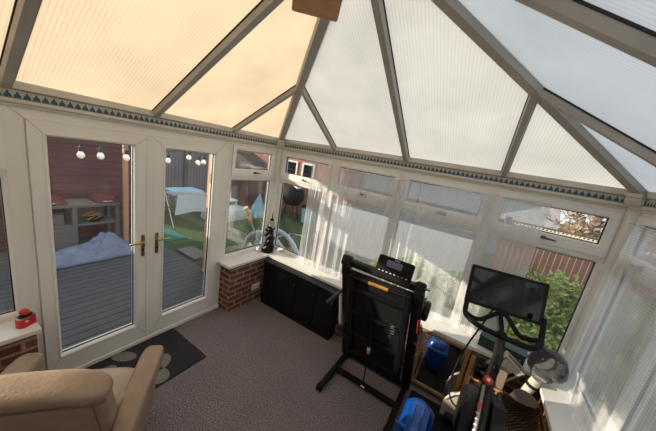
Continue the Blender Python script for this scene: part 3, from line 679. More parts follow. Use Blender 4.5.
# main frame sloping down to the rider
bm = bm_(); tube(bm, smooth_pts([(2.965, 2.0, .80), (2.96, 1.90, .70), (2.965, 1.70, .50), (2.97, 1.45, .36), (2.97, 1.2, .34)], 5), [.04] * 12 + [.045] * 9, 14, ry=[.055] * 21); fr_ = obj('main_frame', bm, 'black', eb, smooth='edge')
bm = bm_(); tube(bm, [(2.938, 1.93, .79), (2.938, 1.82, .69), (2.938, 1.66, .545)], .011, 8); obj('silver_edge', bm, 'grey', fr_, smooth='edge', label='silver edging strip')
bm = bm_(); tube(bm, [(2.935, 1.84, .71), (2.935, 1.815, .688)], .0145, 10); obj('red_badge', bm, 'red', fr_)
for k in range(5):
    a_ = Vector((2.934, 1.795, .67)) + Vector((.0, -.026, -.0235)) * k
    bm = bm_(); tube(bm, [a_, a_ + Vector((.0, -.006, -.0055))], .0118, 8); obj('white_letter', bm, 'white', fr_)
# flywheel shroud, two lobes
def lobe(x, s, nm, c, r0, th):
    bm = bm_(); prof = [(.001, 0), (r0 * .6, .002), (r0 * .88, th * .25), (r0, th * .6), (r0, th), (.001, th)]
    mt = Matrix.Translation((x, c[0], c[1])) @ Matrix.Rotation(s * PI / 2, 4, 'Y')
    lathe(bm, prof[::1], 40, mt); return obj(nm, bm, 'black', eb, smooth='edge')
lobe(2.845, 1, 'flywheel_cover', (2.06, .41), .215, .10); lobe(3.105, -1, 'flywheel_cover', (2.02, .43), .24, .12)
bm = bm_(); lathe(bm, [(.03, -.02), (.235, -.02), (.24, -.015), (.24, .015), (.235, .02), (.03, .02)], 48, Matrix.Translation((2.972, 2.10, .40)) @ Matrix.Rotation(PI / 2, 4, 'Y')); obj('flywheel', bm, 'steel', eb, smooth='edge')
bm = bm_()
for k in range(1): prism(bm, [(2.06, .64), (1.90, .70), (1.66, .50), (1.50, .34), (1.55, .24), (1.9, .22), (2.15, .28)], 3.02, 3.10, lambda a, b, d: Vector((d, a, b)))
bevel(bm, .03, 3); obj('chain_guard', bm, 'black', eb, smooth='edge')
bm = bm_(); prism(bm, [(2.0, .60), (1.72, .40), (1.6, .30), (1.75, .2), (2.0, .22)], 2.86, 2.92, lambda a, b, d: Vector((d, a, b))); bevel(bm, .02, 3); obj('chain_guard', bm, 'black', eb, smooth='edge')
for s in (-1, 1):
    cr = bar((2.97 + s * .14, 1.60, .34), (2.97 + s * .15, 1.60 + s * .12, .34 - s * .12), .025, .035, 'steel', 'crank_arm', eb)
    bm = bm_(); box(bm, 2.97 + s * .21 - .045, 2.97 + s * .21 + .045, 1.56 + s * .12, 1.64 + s * .12, .325 - s * .12, .345 - s * .12); bevel(bm, .006); obj('pedal', bm, 'blackm', cr)
bar((2.97, 1.30, .34), (2.97, 1.22, .86), .05, .055, 'black', 'seat_post', eb, .01, (1, 0, 0))
bm = bm_(); prism(bm, [(-.02, .14), (.02, .14), (.035, .02), (.085, -.08), (.08, -.13), (-.08, -.13), (-.085, -.08), (-.035, .02)], .86, .92, lambda a, b, d: Vector((2.97 + a, 1.22 + b, d))); bevel(bm, .015, 3); obj('saddle', bm, 'blackm', eb, smooth='edge')
for y in (2.30, 1.02): 
    bm = bm_(); x0, x1 = (2.80, 3.08) if y > 2 else (2.70, 3.24); tube(bm, [(x0, y, .052), (x1, y, .052)], .035, 14); ft = obj('foot_bar', bm, 'black', eb, smooth='edge')
    for x in (x0 + .02, x1 - .02):
        bm = bm_(); tube(bm, [(x - .02, y, .052), (x + .02, y, .052)], .043, 14); obj('foot_cap', bm, 'blackm', ft, smooth='edge')
bar((2.97, 2.32, .06), (2.97, 2.02, .56), .05, .06, 'black', 'front_fork', eb, .01, (1, 0, 0)); bar((2.97, 1.04, .06), (2.97, 1.32, .36), .05, .06, 'black', 'rear_stay', eb, .01, (1, 0, 0))
bm = bm_(); tube(bm, smooth_pts([(2.90, 2.40, 1.16), (2.855, 2.33, 1.02), (2.80, 2.28, .83), (2.765, 2.24, .62), (2.765, 2.20, .44), (2.80, 2.16, .36), (2.86, 2.13, .34)], 6), .0075, 8); obj('power_cable', bm, 'blackm', eb, smooth=True)

# ================================================================== other things on the floor
# rubber mat under the bike
bm = bm_(); prism(bm, rrect(.62, 1.44, .03, 4, 2.79, 1.72), 0, .008, lambda a, b, d: Vector((a, b, d))); tag(obj('exercise_mat', bm, 'blackm'), 'thin black rubber mat lying under the exercise bike', 'mat')
# blue moulded plastic box
BX = Vector((2.60, 1.77, .008))
bl = thing('plastic_tub', 'blue moulded plastic tub with domed lid and lug handle by the treadmill', 'tub', BX)
def rr_loft(bm, levels, cx, cy, n=6):
    rings = [[bm.verts.new((cx + x, cy + y, z)) for x, y in rrect(w, h, r, n)] for w, h, r, z in levels]
    for A, B_ in zip(rings, rings[1:]):
        m = len(A)
        for k in range(m): bm.faces.new((A[k], A[(k + 1) % m], B_[(k + 1) % m], B_[k]))
    bm.faces.new(rings[0][::-1]); bm.faces.new(rings[-1])
bm = bm_(); rr_loft(bm, [(.17, .48, .04, .008), (.185, .52, .05, .05), (.20, .55, .055, .24)], BX.x, BX.y); obj('tub_body', bm, 'blue', bl, smooth='edge')
bm = bm_(); rr_loft(bm, [(.225, .575, .06, .235), (.23, .58, .065, .262), (.215, .565, .065, .272), (.195, .545, .065, .276), (.18, .53, .07, .31), (.15, .49, .07, .335), (.09, .42, .045, .343)], BX.x, BX.y); ld = obj('domed_lid', bm, 'blue', bl, smooth='edge')
for s in (-1, 1):
    bm = bm_(); tube(bm, smooth_pts([(BX.x + s * .03, 1.98, .318), (BX.x + s * .032, 1.88, .345), (BX.x + s * .032, 1.68, .345)], 4), .009, 8); obj('moulded_rib', bm, 'blue', ld, smooth=True)
bm = bm_(); rr_loft(bm, [(.12, .12, .025, .335), (.115, .115, .03, .375), (.09, .09, .03, .395), (.05, .05, .02, .40)], BX.x + .0, 1.62); hd = obj('lug_handle', bm, 'blue', bl, smooth='edge')
bm = bm_(); tube(bm, [(BX.x - .13, 1.66, .36), (BX.x - .03, 1.65, .36)], .017, 12); obj('pivot_pin', bm, 'blue', hd, smooth='edge')
# door mat with pale pebble shapes
DMx = thing('door_mat', 'black door mat with pale grey pebble shapes in front of the french doors', 'mat', (.34, .88, 0))
bm = bm_(); prism(bm, rrect(.63, .765, .02, 3, .335, .982), 0, .012, lambda a, b, d: Vector((a, b, d))); bevel(bm, .004); obj('pile', bm, pbr('mat_pile', (.022, .022, .027), .95, var=.5, scale=90, bump=.4, bscale=160), DMx)
def blob(cx, cy, rx, ry, rot):
    bm = bm_(); prism(bm, [(cx + rx * math.cos(a) * math.cos(rot) - ry * math.sin(a) * math.sin(rot), cy + rx * math.cos(a) * math.sin(rot) + ry * math.sin(a) * math.cos(rot)) for a in [2 * PI * k / 28 for k in range(28)]], .011, .0145, lambda a, b, d: Vector((a, b, d)))
    obj('pebble_motif', bm, pbr('mat_grey', (.20, .19, .175), .95, var=.25, scale=60), DMx)
blob(.115, .865, .06, .105, -.9); blob(.40, 1.02, .10, .12, .3); blob(.545, .955, .10, .085, .1); blob(.20, .70, .06, .08, .4)
# wicker basket and what leans round it
wk = thing('wicker_basket', 'brown wicker basket on the floor between the bike and the side sill', 'basket', (3.247, 2.17, 0))
wm = None
def wicker():
    m, t, out = nt('wicker'); co = coords(t, 'Object')
    s = N(t, 'SeparateXYZ'); lk(t, co, s.inputs[0])
    a = math_(t, 'SINE', math_(t, 'MULTIPLY', math_(t, 'ADD', s.outputs[0], math_(t, 'MULTIPLY', s.outputs[1], -1)), 190)); b = math_(t, 'SINE', math_(t, 'MULTIPLY', s.outputs[2], 260))
    h = math_(t, 'MULTIPLY', a, b); bs = N(t, 'BsdfPrincipled', Roughness=.55)
    lk(t, ramp(t, math_(t, 'ADD', math_(t, 'MULTIPLY', h, .5), .5), [(.3, (.05, .03, .018)), (.75, (.30, .19, .11))]), bs.inputs['Base Color'])
    bp = N(t, 'Bump', Strength=.8, Distance=.01); lk(t, h, bp.inputs['Height']); lk(t, bp.outputs[0], bs.inputs['Normal']); lk(t, bs.outputs[0], out.inputs[0]); return m
wm = wicker()
bm = bm_(); rr_loft(bm, [(.22, .34, .05, .0), (.25, .38, .06, .2), (.255, .40, .06, .50), (.235, .38, .055, .505), (.22, .35, .05, .38), (.1, .2, .04, .37)], 3.247, 2.17); obj('woven_body', bm, wm, wk, smooth='edge')
bm = bm_(); tube(bm, [(3.247 + x, 2.17 + y, .505 + .006 * math.sin(k * 1.9)) for k, (x, y) in enumerate(rrect(.25, .395, .06, 8))], .013, 8, closed=True); obj('rolled_rim', bm, wm, wk, smooth=True)
# dark brown oval hat box and dark wedge box
r = thing('oval_box', 'dark brown oval box tipped on top of the wicker basket', 'box', (3.265, 2.325, .5))
d = Matrix.Translation((3.265, 2.31, .565)) @ Matrix.Rotation(math.radians(24), 4, 'X') @ Matrix.Rotation(math.radians(10), 4, 'Y')
def oval(bm, rx, ry, z0, z1, mt): prism(bm, [(rx * math.cos(2 * PI * k / 28), ry * math.sin(2 * PI * k / 28)) for k in range(28)], z0, z1, lambda a, b, h: mt @ Vector((a, b, h)))
bm = bm_(); oval(bm, .08, .05, -.05, .03, d); bevel(bm, .005); obj('box_body', bm, pbr('tan_card', (.075, .048, .034), .6), r)
bm = bm_(); oval(bm, .085, .055, .02, .05, d); bevel(bm, .006); obj('lid', bm, 'brown', r)
r = thing('storage_crate', 'dark brown upright crate by the side brick wall behind the wicker basket', 'crate', (3.345, 2.516, 0))
bm = bm_()
for a in ((3.30, 3.39, 2.482, 2.49), (3.30, 3.39, 2.54, 2.55), (3.30, 3.31, 2.482, 2.55), (3.38, 3.39, 2.482, 2.55)): box(bm, a[0], a[1], a[2], a[3], 0, .34)
box(bm, 3.30, 3.39, 2.482, 2.55, 0, .012); obj('crate_body', bm, 'brown', r)
bm = bm_(); box(bm, 3.297, 3.394, 2.479, 2.553, .34, .36); bevel(bm, .004); obj('lid', bm, 'brown', r)
# canvas things stacked in the corner
r = thing('canvas_bin', 'open cream canvas bin tipped over on the lattice rack against the sill', 'bin', (3.06, 2.50, .497))
d = Matrix.Translation((3.065, 2.506, .545)) @ Matrix.Rotation(math.radians(32), 4, 'Y'); q = lambda x, y, z: d @ Vector((x, y, z)); BL = .22
bm = bm_()
for x0, x1, y0, y1 in ((-.085, .085, -.05, -.042), (-.085, .085, .042, .05), (-.085, -.077, -.05, .05), (.077, .085, -.05, .05)):
    v = box(bm, x0, x1, y0, y1, 0, BL); bmesh.ops.transform(bm, matrix=d, verts=v)
v = box(bm, -.08, .08, -.045, .045, 0, .01); bmesh.ops.transform(bm, matrix=d, verts=v); obj('bin_body', bm, 'canvas', r)
bm = bm_(); tube(bm, [q(x, y, BL) for x, y in rrect(.168, .096, .01, 3)], .009, 8, closed=True); obj('rolled_hem', bm, 'canvas', r, smooth=True)
bm = bm_(); tube(bm, smooth_pts([q(.05, -.052, BL - .06), q(.04, -.062, BL - .09), q(.04, -.062, BL - .13), q(.05, -.052, BL - .16)], 4), .012, 8); obj('strap', bm, 'blackm', r, smooth=True)
r = thing('canvas_roll', 'cream canvas roll with black band leaning against the sill corner', 'roll', (3.185, 2.43, 0))
a_, b_ = Vector((3.185, 2.43, .05)), Vector((3.33, 2.435, .715))
bm = bm_(); tube(bm, [a_.lerp(b_, f / 8) for f in range(9)], [.037 + .002 * math.sin(k * 2) for k in range(9)], 18); obj('rolled_cloth', bm, 'canvas', r, smooth='edge')
bm = bm_(); tube(bm, [a_.lerp(b_, .88), a_.lerp(b_, .92)], .042, 18); obj('band', bm, 'blackm', r, smooth='edge')
r = thing('canvas_bag', 'folded cream canvas bag standing in front of the lattice rack', 'bag', (2.87, 2.395, 0))
bm = bm_(); prism(bm, [(2.765, .0), (2.985, .0), (2.99, .20), (2.985, .36), (2.90, .33), (2.80, .25), (2.76, .14)], 2.353, 2.378, lambda a, b, dd: Vector((a, dd + .004 * math.sin(a * 40 + b * 15), b))); bevel(bm, .008); obj('bag_body', bm, 'canvas', r, smooth='edge')
bm = bm_(); tube(bm, smooth_pts([(2.775, 2.350, .19), (2.83, 2.348, .275), (2.90, 2.348, .325), (2.975, 2.35, .352)], 4), .006, 8); obj('hem_seam', bm, 'white', r, smooth=True)
r = thing('taupe_pouch', 'taupe leather pouch with dark edging standing on the pine lattice rack', 'pouch', (3.088, 2.418, .497))
d = Matrix.Rotation(math.radians(-6), 3, 'Z'); q = lambda a, b, h: Vector((3.088, 2.418, .497)) + d @ Vector((a, h, b))
bm = bm_(); prism(bm, rrect(.115, .185, .018, 4, 0, .0935), -.018, .018, q); bevel(bm, .005); obj('pouch_body', bm, 'taupe', r, smooth='edge')
bm = bm_(); tube(bm, [q(a, b, -.019) for a, b in rrect(.113, .183, .018, 4, 0, .0935)], .004, 6, closed=True); obj('piping', bm, 'brown', r, smooth=True)

# ================================================================== leather armchair
F_, R_c = Vector((-.751, .660, 0)), Vector((.660, .751, 0)); O_ = Vector((.745, .405, 0))
UP = Vector((0, 0, 1)); ch = thing('armchair', 'tan leather reclining armchair turned towards the french doors', 'armchair', O_)
lq = lambda rt, fw, z: O_ + R_c * rt + F_ * fw + UP * z
CM = Matrix((R_c, F_, UP)).transposed()
def pad(bm, c, size, rot=None, p=4.0, k=9, puff=None):
    # cushion: a box grid pulled onto a rounded superellipsoid
    r = bmesh.ops.create_cube(bm, size=2.0); vs = r['verts']
    es = list({e for v in vs for e in v.link_edges}); g = bmesh.ops.subdivide_edges(bm, edges=es, cuts=k, use_grid_fill=True)
    vs = list(bm.verts)
    mt = CM @ (rot if rot else Matrix.Identity(3))
    for v in vs:
        n = v.co.copy(); l = (abs(n.x) ** p + abs(n.y) ** p + abs(n.z) ** p) ** (1 / p); n /= l
        n = Vector((n.x * size[0] / 2, n.y * size[1] / 2, n.z * size[2] / 2))
        if puff: n = puff(n)
        v.co = c + mt @ n
CX = -.02
tilt = Matrix.Rotation(math.radians(15), 3, 'X')       # recline: top of the back leans away from the doors
bkc = lq(CX, -.30, .60)
BQ = lambda x, y, z: bkc + CM @ tilt @ Vector((x, y, z))
bm = bm_(); pad(bm, bkc, (.60, .12, .56), tilt, 7); bk = obj('backrest', bm, 'leather', ch, smooth=True)
def roll(n): return Vector((n.x, n.y - .01 * abs(n.x / .31) ** 3, n.z - .03 * abs(n.x / .31) ** 4))
bm = bm_(); pad(bm, BQ(0, .005, .25), (.635, .165, .09), tilt, 3.6, puff=roll); obj('head_roll', bm, 'leather', bk, smooth=True)
bm = bm_(); tube(bm, smooth_pts([BQ(-.29, -.066, .185), BQ(-.1, -.07, .195), BQ(.12, -.07, .195), BQ(.27, -.067, .183), BQ(.305, -.04, .19)], 6), .004, 6); obj('seam', bm, 'seam', bk)
for s in (-1, 1):
    bm = bm_(); tube(bm, [BQ(s * .255, -.061, .18), BQ(s * .255, -.063, -.1), BQ(s * .255, -.061, -.26)], .0035, 6); obj('seam', bm, 'seam', bk)
bm = bm_(); pad(bm, BQ(0, .08, -.05), (.50, .10, .42), tilt, 3.2); obj('back_cushion', bm, 'leatherp', bk, smooth=True)
bm = bm_(); pad(bm, lq(CX, -.02, .33), (.60, .52, .16), Matrix.Rotation(math.radians(4), 3, 'X'), 4.5); st = obj('seat_cushion', bm, 'leatherp', ch, smooth=True)
bm = bm_(); pad(bm, lq(CX, -.02, .235), (.58, .50, .11), None, 8); obj('seat_base', bm, 'leather', ch, smooth=True)
for s in (-1, 1):
    def arch(n): return Vector((n.x * (1 - .10 * (-n.y / .33)), n.y, n.z + .02 * (n.y / .33) - .06 * max(0, -n.y / .33) ** 2))
    bm = bm_(); pad(bm, lq(CX + s * .355, -.07, .515), (.135, .62, .115), None, 4.5, puff=arch); ar = obj('armrest', bm, 'leather', ch, smooth=True)
    bm = bm_(); pad(bm, lq(CX + s * .345, -.06, .32), (.08, .48, .36), None, 6); obj('side_panel', bm, 'leather', ar, smooth=True)
    bm = bm_(); pad(bm, lq(CX + s * .275, -.20, .50), (.07, .17, .13), Matrix.Rotation(math.radians(s * -20), 3, 'Z'), 3); obj('side_flap', bm, 'leather', bk, smooth=True)
bm = bm_(); tube(bm, [lq(CX + .215 * math.cos(a), -.05 + .215 * math.sin(a), .022) for a in [2 * PI * k / 40 for k in range(40)]], .022, 10, closed=True); obj('base_ring', bm, 'oak', ch, smooth=True)
bm = bm_(); tube(bm, [lq(CX, -.05, .02), lq(CX, -.05, .22)], .035, 16); bx_ = obj('pedestal', bm, 'oak', ch, smooth='edge')
for a in (0, 1): bar(lq(CX - .21 * (1 - a), -.05 - .21 * a, .03), lq(CX + .21 * (1 - a), -.05 + .21 * a, .03), .05, .03, 'oak', 'base_spoke', bx_)

# ================================================================== ceiling fan overhead
FH = Vector((2.115, .535, 2.75))
fan = thing('ceiling_fan', 'ceiling fan with square-ended wooden blades under the translucent roof', 'ceiling fan', FH)
bm = bm_(); lathe(bm, [(.001, -.05), (.05, -.048), (.08, -.03), (.085, .03), (.06, .06), (.001, .065)], 32, Matrix.Translation(FH)); obj('motor', bm, 'brass', fan, smooth='edge')
bm = bm_(); tube(bm, [FH + Vector((0, 0, .05)), FH + Vector((0, 0, .34))], .012, 12); rod = obj('down_rod', bm, 'brass', fan, smooth='edge')
bm = bm_(); lathe(bm, [(.013, .26), (.05, .29), (.06, .36), (.001, .37)], 24, Matrix.Translation(FH)); obj('canopy', bm, 'brass', rod, smooth='edge')
bdir = Vector((-.636, .772, 0)).normalized()
M['blade'] = pbr('fan_blade_wood', (.55, .27, .09), .5, col2=(.66, .36, .14), scale=4, stretch=(6, 6, 1), var=.1)
for k in range(4):
    dd = Matrix.Rotation(PI / 2 * k, 3, 'Z') @ bdir; ss = Vector((-dd.y, dd.x, 0)); q = lambda a, b, h: FH + dd * a + ss * b + UP * (h - .012)
    bm = bm_(); prism(bm, [(.16, -.07), (.20, -.085), (.505, -.099), (.515, -.09), (.515, .09), (.505, .099), (.20, .085), (.16, .07)], 0, .008, q); b_ = obj('blade', bm, 'blade', fan)
    bm = bm_(); prism(bm, [(.06, -.02), (.2, -.045), (.24, -.03), (.24, .03), (.2, .045), (.06, .02)], .008, .013, q); obj('blade_bracket', bm, 'brass', b_)
# ================================================================== the garden
M.update(
    lawn=pbr('lawn', (.03, .055, .02), .95, col2=(.07, .10, .035), scale=14, bump=.8, bscale=120),
    deck=stripes_mat('deck_boards', 0, .125, (.070, .072, .078), (.012, .012, .013), .13),
    redwood=stripes_mat('red_boards', 2, .14, (.115, .038, .042), (.04, .015, .016), .1),
    house=brick_mat('house_brick', (.36, .10, .075), (.26, .07, .055), (.35, .25, .2)),
    greyboards=stripes_mat('grey_boards', 1, .11, (.24, .22, .24), (.08, .075, .08), .12),
    greyplank=pbr('grey_plank', (.14, .13, .125), .8, var=.2, scale=5, stretch=(1, 1, 6)),
    post=pbr('post_wood', (.50, .27, .15), .7, var=.15, scale=5, stretch=(1, 1, .3)),
    brownboard=pbr('brown_board', (.085, .055, .05), .8, var=.25, scale=6), amber=pbr('amber_batten', (.50, .22, .11), .7, var=.1),
    tarp=pbr('blue_grey_tarp', (.15, .185, .28), .6, var=.12, scale=5), pale=pbr('pale_sheet', (.55, .62, .66), .6, var=.06),
    aqua=pbr('aqua_plastic', (.18, .55, .62), .4), yellow=pbr('yellow_plastic', (.80, .52, .03), .4), pink=pbr('pink_plastic', (.75, .16, .2), .4),
    lblue=pbr('light_blue_cloth', (.30, .52, .66), .7), render=pbr('pale_render', (.40, .415, .45), .9, var=.05), slate=pbr('slate_roof', (.26, .265, .285), .8, var=.15, scale=12),
    twig=pbr('twig_bark', (.25, .17, .12), .9, var=.25, scale=9), leaf=pbr('hedge_leaf', (.19, .27, .06), .6, col2=(.46, .54, .19), scale=9, var=.2), dleaf=pbr('dark_leaf', (.02, .045, .015), .7, col2=(.05, .09, .03), scale=6),
    cream=pbr('cream_stone', (.62, .56, .42), .8, var=.06), lcol=pbr('bulb_glass', (.85, .85, .85), .12, var=.02), darkroof=pbr('felt_roof', (.06, .055, .06), .9, var=.2), teal=pbr('teal_mat', (.02, .14, .11), .9),
)
ZG, ZD = -.2, -.15
bm = bm_(); prism(bm, [(-30, -20), (30, -20), (30, 30), (-30, 30)], ZG - .3, ZG, lambda a, b, d: Vector((a, b, d))); tag(obj('ground', bm, 'lawn', kind='structure'), 'dark green lawn around the conservatory', 'lawn')
sbox('deck', -3.55, -.14, -4, 2.62, ZG, ZD, 'deck', label='weathered grey timber deck outside the french doors', cat='deck')
# red shed, added and sized to block low sun, and fence beyond the deck
r = thing('sun_block_shed', 'tall red boarded shed added beyond the deck to block low sun', 'shed', (-4.9, -1.4, ZG))
sbox('shed_wall', -6.2, -3.75, -4, .0, ZG, 2.02, 'redwood', None, r); sbox('roof', -6.35, -3.65, -4.1, .08, 2.02, 2.10, 'darkroof', None, r)
r = thing('board_fence', 'red horizontal board fence behind the grey bench', 'fence', (-3.80, 1.8, ZG))
sbox('board_panel', -3.83, -3.78, .08, 2.75, ZG, 1.84, 'redwood', None, r)
for y in (.2, 2.71): sbox('fence_post', -3.78, -3.70, y - .04, y + .04, ZG, 1.86, 'redwood', None, r)
r = thing('timber_post', 'pale timber post rising beside the grey bench', 'post', (-3.05, 2.12, ZD)); sbox('shaft', -3.09, -3.02, 2.08, 2.15, ZD, 2.5, 'post', None, r, .004); sbox('post_foot', -3.10, -3.01, 2.07, 2.16, ZD, ZD + .05, 'steel', None, r)
r = thing('timber_post', 'orange timber post on the deck edge just outside the second french door', 'post', (-1.1, 2.52, ZD)); sbox('shaft', -1.145, -1.055, 2.475, 2.565, ZD, 2.4, 'post', None, r, .004); sbox('post_foot', -1.155, -1.045, 2.465, 2.575, ZD, ZD + .06, 'steel', None, r)
# bench with shelf
r = thing('work_bench', 'grey weathered bench with a lower shelf against the red fence', 'bench', (-3.35, 1.5, ZD))
sbox('bench_top', -3.62, -3.14, .86, 2.06, .62, .67, 'greyplank', None, r, .006); sbox('shelf', -3.60, -3.16, .90, 2.03, .28, .315, 'greyplank', None, r, .005)
sbox('back_board', -3.62, -3.59, .9, 2.03, .315, .62, 'greyplank', None, r)
for y in (.90, 1.42, 2.02):
    for x in (-3.58, -3.18): sbox('leg', x - .03, x + .03, y - .03, y + .03, ZD, .62, 'greyplank', None, r, .004)
sbox('front_apron', -3.165, -3.145, .90, 1.42, ZD + .05, .28, 'greyplank', None, r)
def cover(lab, y, w):
    r = thing('grill_cover', lab, 'grill', (-3.36, y, .672))
    bm = bm_(); prism(bm, [(-w, 0), (w, 0), (w, .05), (w * .75, .10), (-w * .75, .10), (-w, .05)], -3.54, -3.18, lambda a, b, d: Vector((d, y + a, .674 + b))); bevel(bm, .012); obj('lid', bm, pbr('rust_lid', (.16, .04, .035), .5), r)
    bm = bm_(); tube(bm, smooth_pts([(-3.17, y - .07, .70), (-3.14, y - .06, .71), (-3.14, y + .06, .71), (-3.17, y + .07, .70)], 4), .008, 8); obj('handle', bm, 'steel', r, smooth=True)
cover('rust red lidded grill at the bench end farther from the post', 1.13, .22); cover('rust red lidded grill at the bench end by the timber post', 1.88, .16)
r = thing('fire_bowl', 'small bowl of kindling on the bench shelf', 'bowl', (-3.3, 1.72, .317))
bm = bm_(); lathe(bm, [(.001, .0), (.07, 0), (.13, .06), (.12, .06), (.07, .02), (.001, .018)], 24, Matrix.Translation((-3.3, 1.72, .317))); obj('bowl_body', bm, 'blackm', r, smooth='edge')
rnd = random.Random(5)
for k in range(7):
    a = rnd.random() * PI; c = Vector((-3.3 + rnd.uniform(-.05, .05), 1.72 + rnd.uniform(-.06, .06), .37 + .015 * k)); v = Vector((math.cos(a) * .10, math.sin(a) * .10, rnd.uniform(-.02, .03)))
    bm = bm_(); tube(bm, [c - v, c + v], .010, 7); obj('stick', bm, 'post' if k % 2 else 'amber', r)
r = thing('lidded_crate', 'pale grey crate on the bench shelf below the longer grill', 'crate', (-3.36, 1.14, .317)); sbox('crate_body', -3.5, -3.22, .97, 1.3, .317, .50, 'greyplank', None, r, .006); sbox('lid', -3.51, -3.21, .96, 1.31, .50, .53, 'darkroof', None, r, .005)
# crumpled tarp
bm = bm_(); g = []; nx, ny = 44, 96
for i in range(nx + 1):
    row = []
    for j in range(ny + 1):
        u, v = i / nx, j / ny; x = -3.10 + .62 * u; y = .70 + 1.45 * v
        e = max(0, min(1, 5 * min(u, 1 - u, v, 1 - v))) ** .6
        n = noise.noise(Vector((x * 3.1, y * 3.1, 3))) + 1.1 * (.5 - abs(noise.noise(Vector((x * 6 + y * 3, y * 5 - x * 2, 9))))) + .5 * (.4 - abs(noise.noise(Vector((x * 13, y * 11, 2)))))
        h = (.13 + .16 * math.exp(-((v - .72) / .16) ** 2) * math.exp(-((u - .3) / .4) ** 2) + .04 * math.exp(-((v - .25) / .2) ** 2)) * (.75 + .55 * n) * e
        row.append(bm.verts.new((x + .03 * noise.noise(Vector((y * 4, x, 1))), y + .05 * noise.noise(Vector((x * 5, y, 5))), ZD + .006 + max(0, h))))
    g.append(row)
for i in range(nx):
    for j in range(ny): bm.faces.new((g[i][j], g[i + 1][j], g[i + 1][j + 1], g[i][j + 1]))
o = obj('ground_tarp', bm, 'tarp', smooth=True); md = o.modifiers.new('thick', 'SOLIDIFY'); md.thickness = .008; tag(o, 'crumpled blue grey tarpaulin lying on the deck before the bench', 'tarpaulin')
# festoon bulbs outside the doors
FL = thing('light_string', 'black cord strung outside above the french doors', 'cord', (-.5, 1.4, 2.1)); ys = [(.79, 1.815), (.93, 1.818), (1.135, 1.82), (1.535, 1.82), (1.775, 1.873), (1.895, 1.82), (1.97, 1.833)]
bm = bm_(); tube(bm, [(-.5, -.6, 2.03)] + [(-.5, y, z + .10) for y, z in ys] + [(-.5, 2.6, 2.02)], .004, 6); obj('cord_line', bm, 'rubber', FL)
labs = ['first festoon bulb outside the door nearer the armchair', 'second festoon bulb outside the door nearer the armchair', 'third festoon bulb outside, by the timber post', 'first festoon bulb seen through the second french door', 'highest festoon bulb seen through the second french door', 'festoon bulb close to the orange post', 'last festoon bulb, against the orange post']
p0 = None
for (y, z), lab in zip(ys, labs):
    if p0 is None:
        p0 = thing('festoon_bulb', lab, 'light bulb', (-.5, y, z), 'festoon bulbs outside the french doors'); T_ = Matrix.Translation((-.5, y, z))
        bm = bm_(); lathe(bm, [(.001, -.03), (.018, -.025), (.028, -.005), (.026, .012), (.014, .032), (.012, .036), (.001, .037)], 18, T_); obj('globe', bm, 'lcol', p0, smooth=True)
        bm = bm_(); lathe(bm, [(.013, .034), (.016, .038), (.016, .07), (.006, .08), (.004, .10)], 12, T_); obj('lamp_holder', bm, 'rubber', p0, smooth='edge')
    else: copy_tree(p0, (-.5, y, z), lab, 'festoon bulbs outside the french doors')
# beyond the deck: grey fence, sheets, airer, shed
r = thing('board_fence', 'tall grey vertical board fence at the far side of the lawn', 'fence', (-6.3, 5.0, ZG)); sbox('board_panel', -6.35, -6.3, 2.2, 6.5, ZG, 1.62, 'greyboards', None, r)
for y in (2.3, 3.7, 5.1, 6.45): sbox('fence_post', -6.3, -6.2, y - .05, y + .05, ZG, 1.7, 'greyplank', None, r)
r = thing('patio_table', 'pale blue topped patio table on the lawn before the grey fence', 'table', (-4.9, 4.25, ZG)); sbox('table_top', -5.2, -4.6, 3.85, 4.75, .47, .52, 'lblue', None, r, .01)
for x, y in ((-5.1, 3.95), (-4.7, 3.95), (-5.1, 4.65), (-4.7, 4.65)): sbox('leg', x - .025, x + .025, y - .025, y + .025, ZG, .47, 'steel', None, r)
r = thing('clothes_airer', 'folding metal clothes airer hung with pale cloths on the lawn', 'clothes airer', (-4.0, 3.9, ZG))
for y in (3.4, 4.35):
    bm = bm_(); tube(bm, [(-4.25, y, ZG), (-3.8, y, .62)], .014, 8); tube(bm, [(-3.75, y, ZG), (-4.2, y, .62)], .014, 8); obj('leg_frame', bm, 'steel', r, smooth='edge')
for k in range(5):
    x = -4.2 + .1 * k; bm = bm_(); tube(bm, [(x, 3.38, .62), (x, 4.37, .62)], .008, 6); obj('rail', bm, 'steel', r)
r = thing('hung_cloth', 'pale cloth hanging over the metal clothes airer', 'cloth', (-3.81, 3.9, .3)); bm = bm_(); prism(bm, [(3.5, .635), (4.25, .635), (4.3, .12), (3.9, .16), (3.45, .10)], -3.79, -3.782, lambda a, b, d: Vector((d, a, b))); obj('cloth_panel', bm, 'pale', r)
bm = bm_(); rr_loft(bm, [(.75, 1.4, .1, ZG), (.75, 1.4, .12, .02), (.65, 1.25, .15, .09), (.4, .9, .15, .11)], -3.95, 5.15); tag(obj('covered_sandpit', bm, 'pale', smooth='edge'), 'pale sheeted low box on the lawn past the deck', 'box')
bm = bm_(); box(bm, -3.7, -2.9, 2.8, 3.25, ZG, ZG + .02); tag(obj('garden_mat', bm, 'teal'), 'teal green mat lying at the deck edge on the lawn', 'mat')
bm = bm_(); box(bm, -2.35, -1.75, 2.72, 3.05, ZG, ZG + .05); bevel(bm, .01); tag(obj('stepping_slab', bm, 'greyplank'), 'grey paving slab on the lawn by the deck edge', 'slab')
r = thing('garden_shed', 'low red brown garden shed with a dark sloping roof on the lawn', 'shed', (-5.3, 7.0, ZG)); sbox('shed_wall', -6.6, -4.2, 6.75, 7.4, ZG, 1.2, 'redwood', None, r)
bm = bm_(); prism(bm, [(-6.9, 1.15), (-5.75, 1.80), (-5.6, 1.80), (-4.0, 1.15), (-4.0, 1.10), (-6.9, 1.10)], 6.6, 7.5, lambda a, b, d: Vector((a, d, b))); obj('pitched_roof', bm, 'darkroof', r)
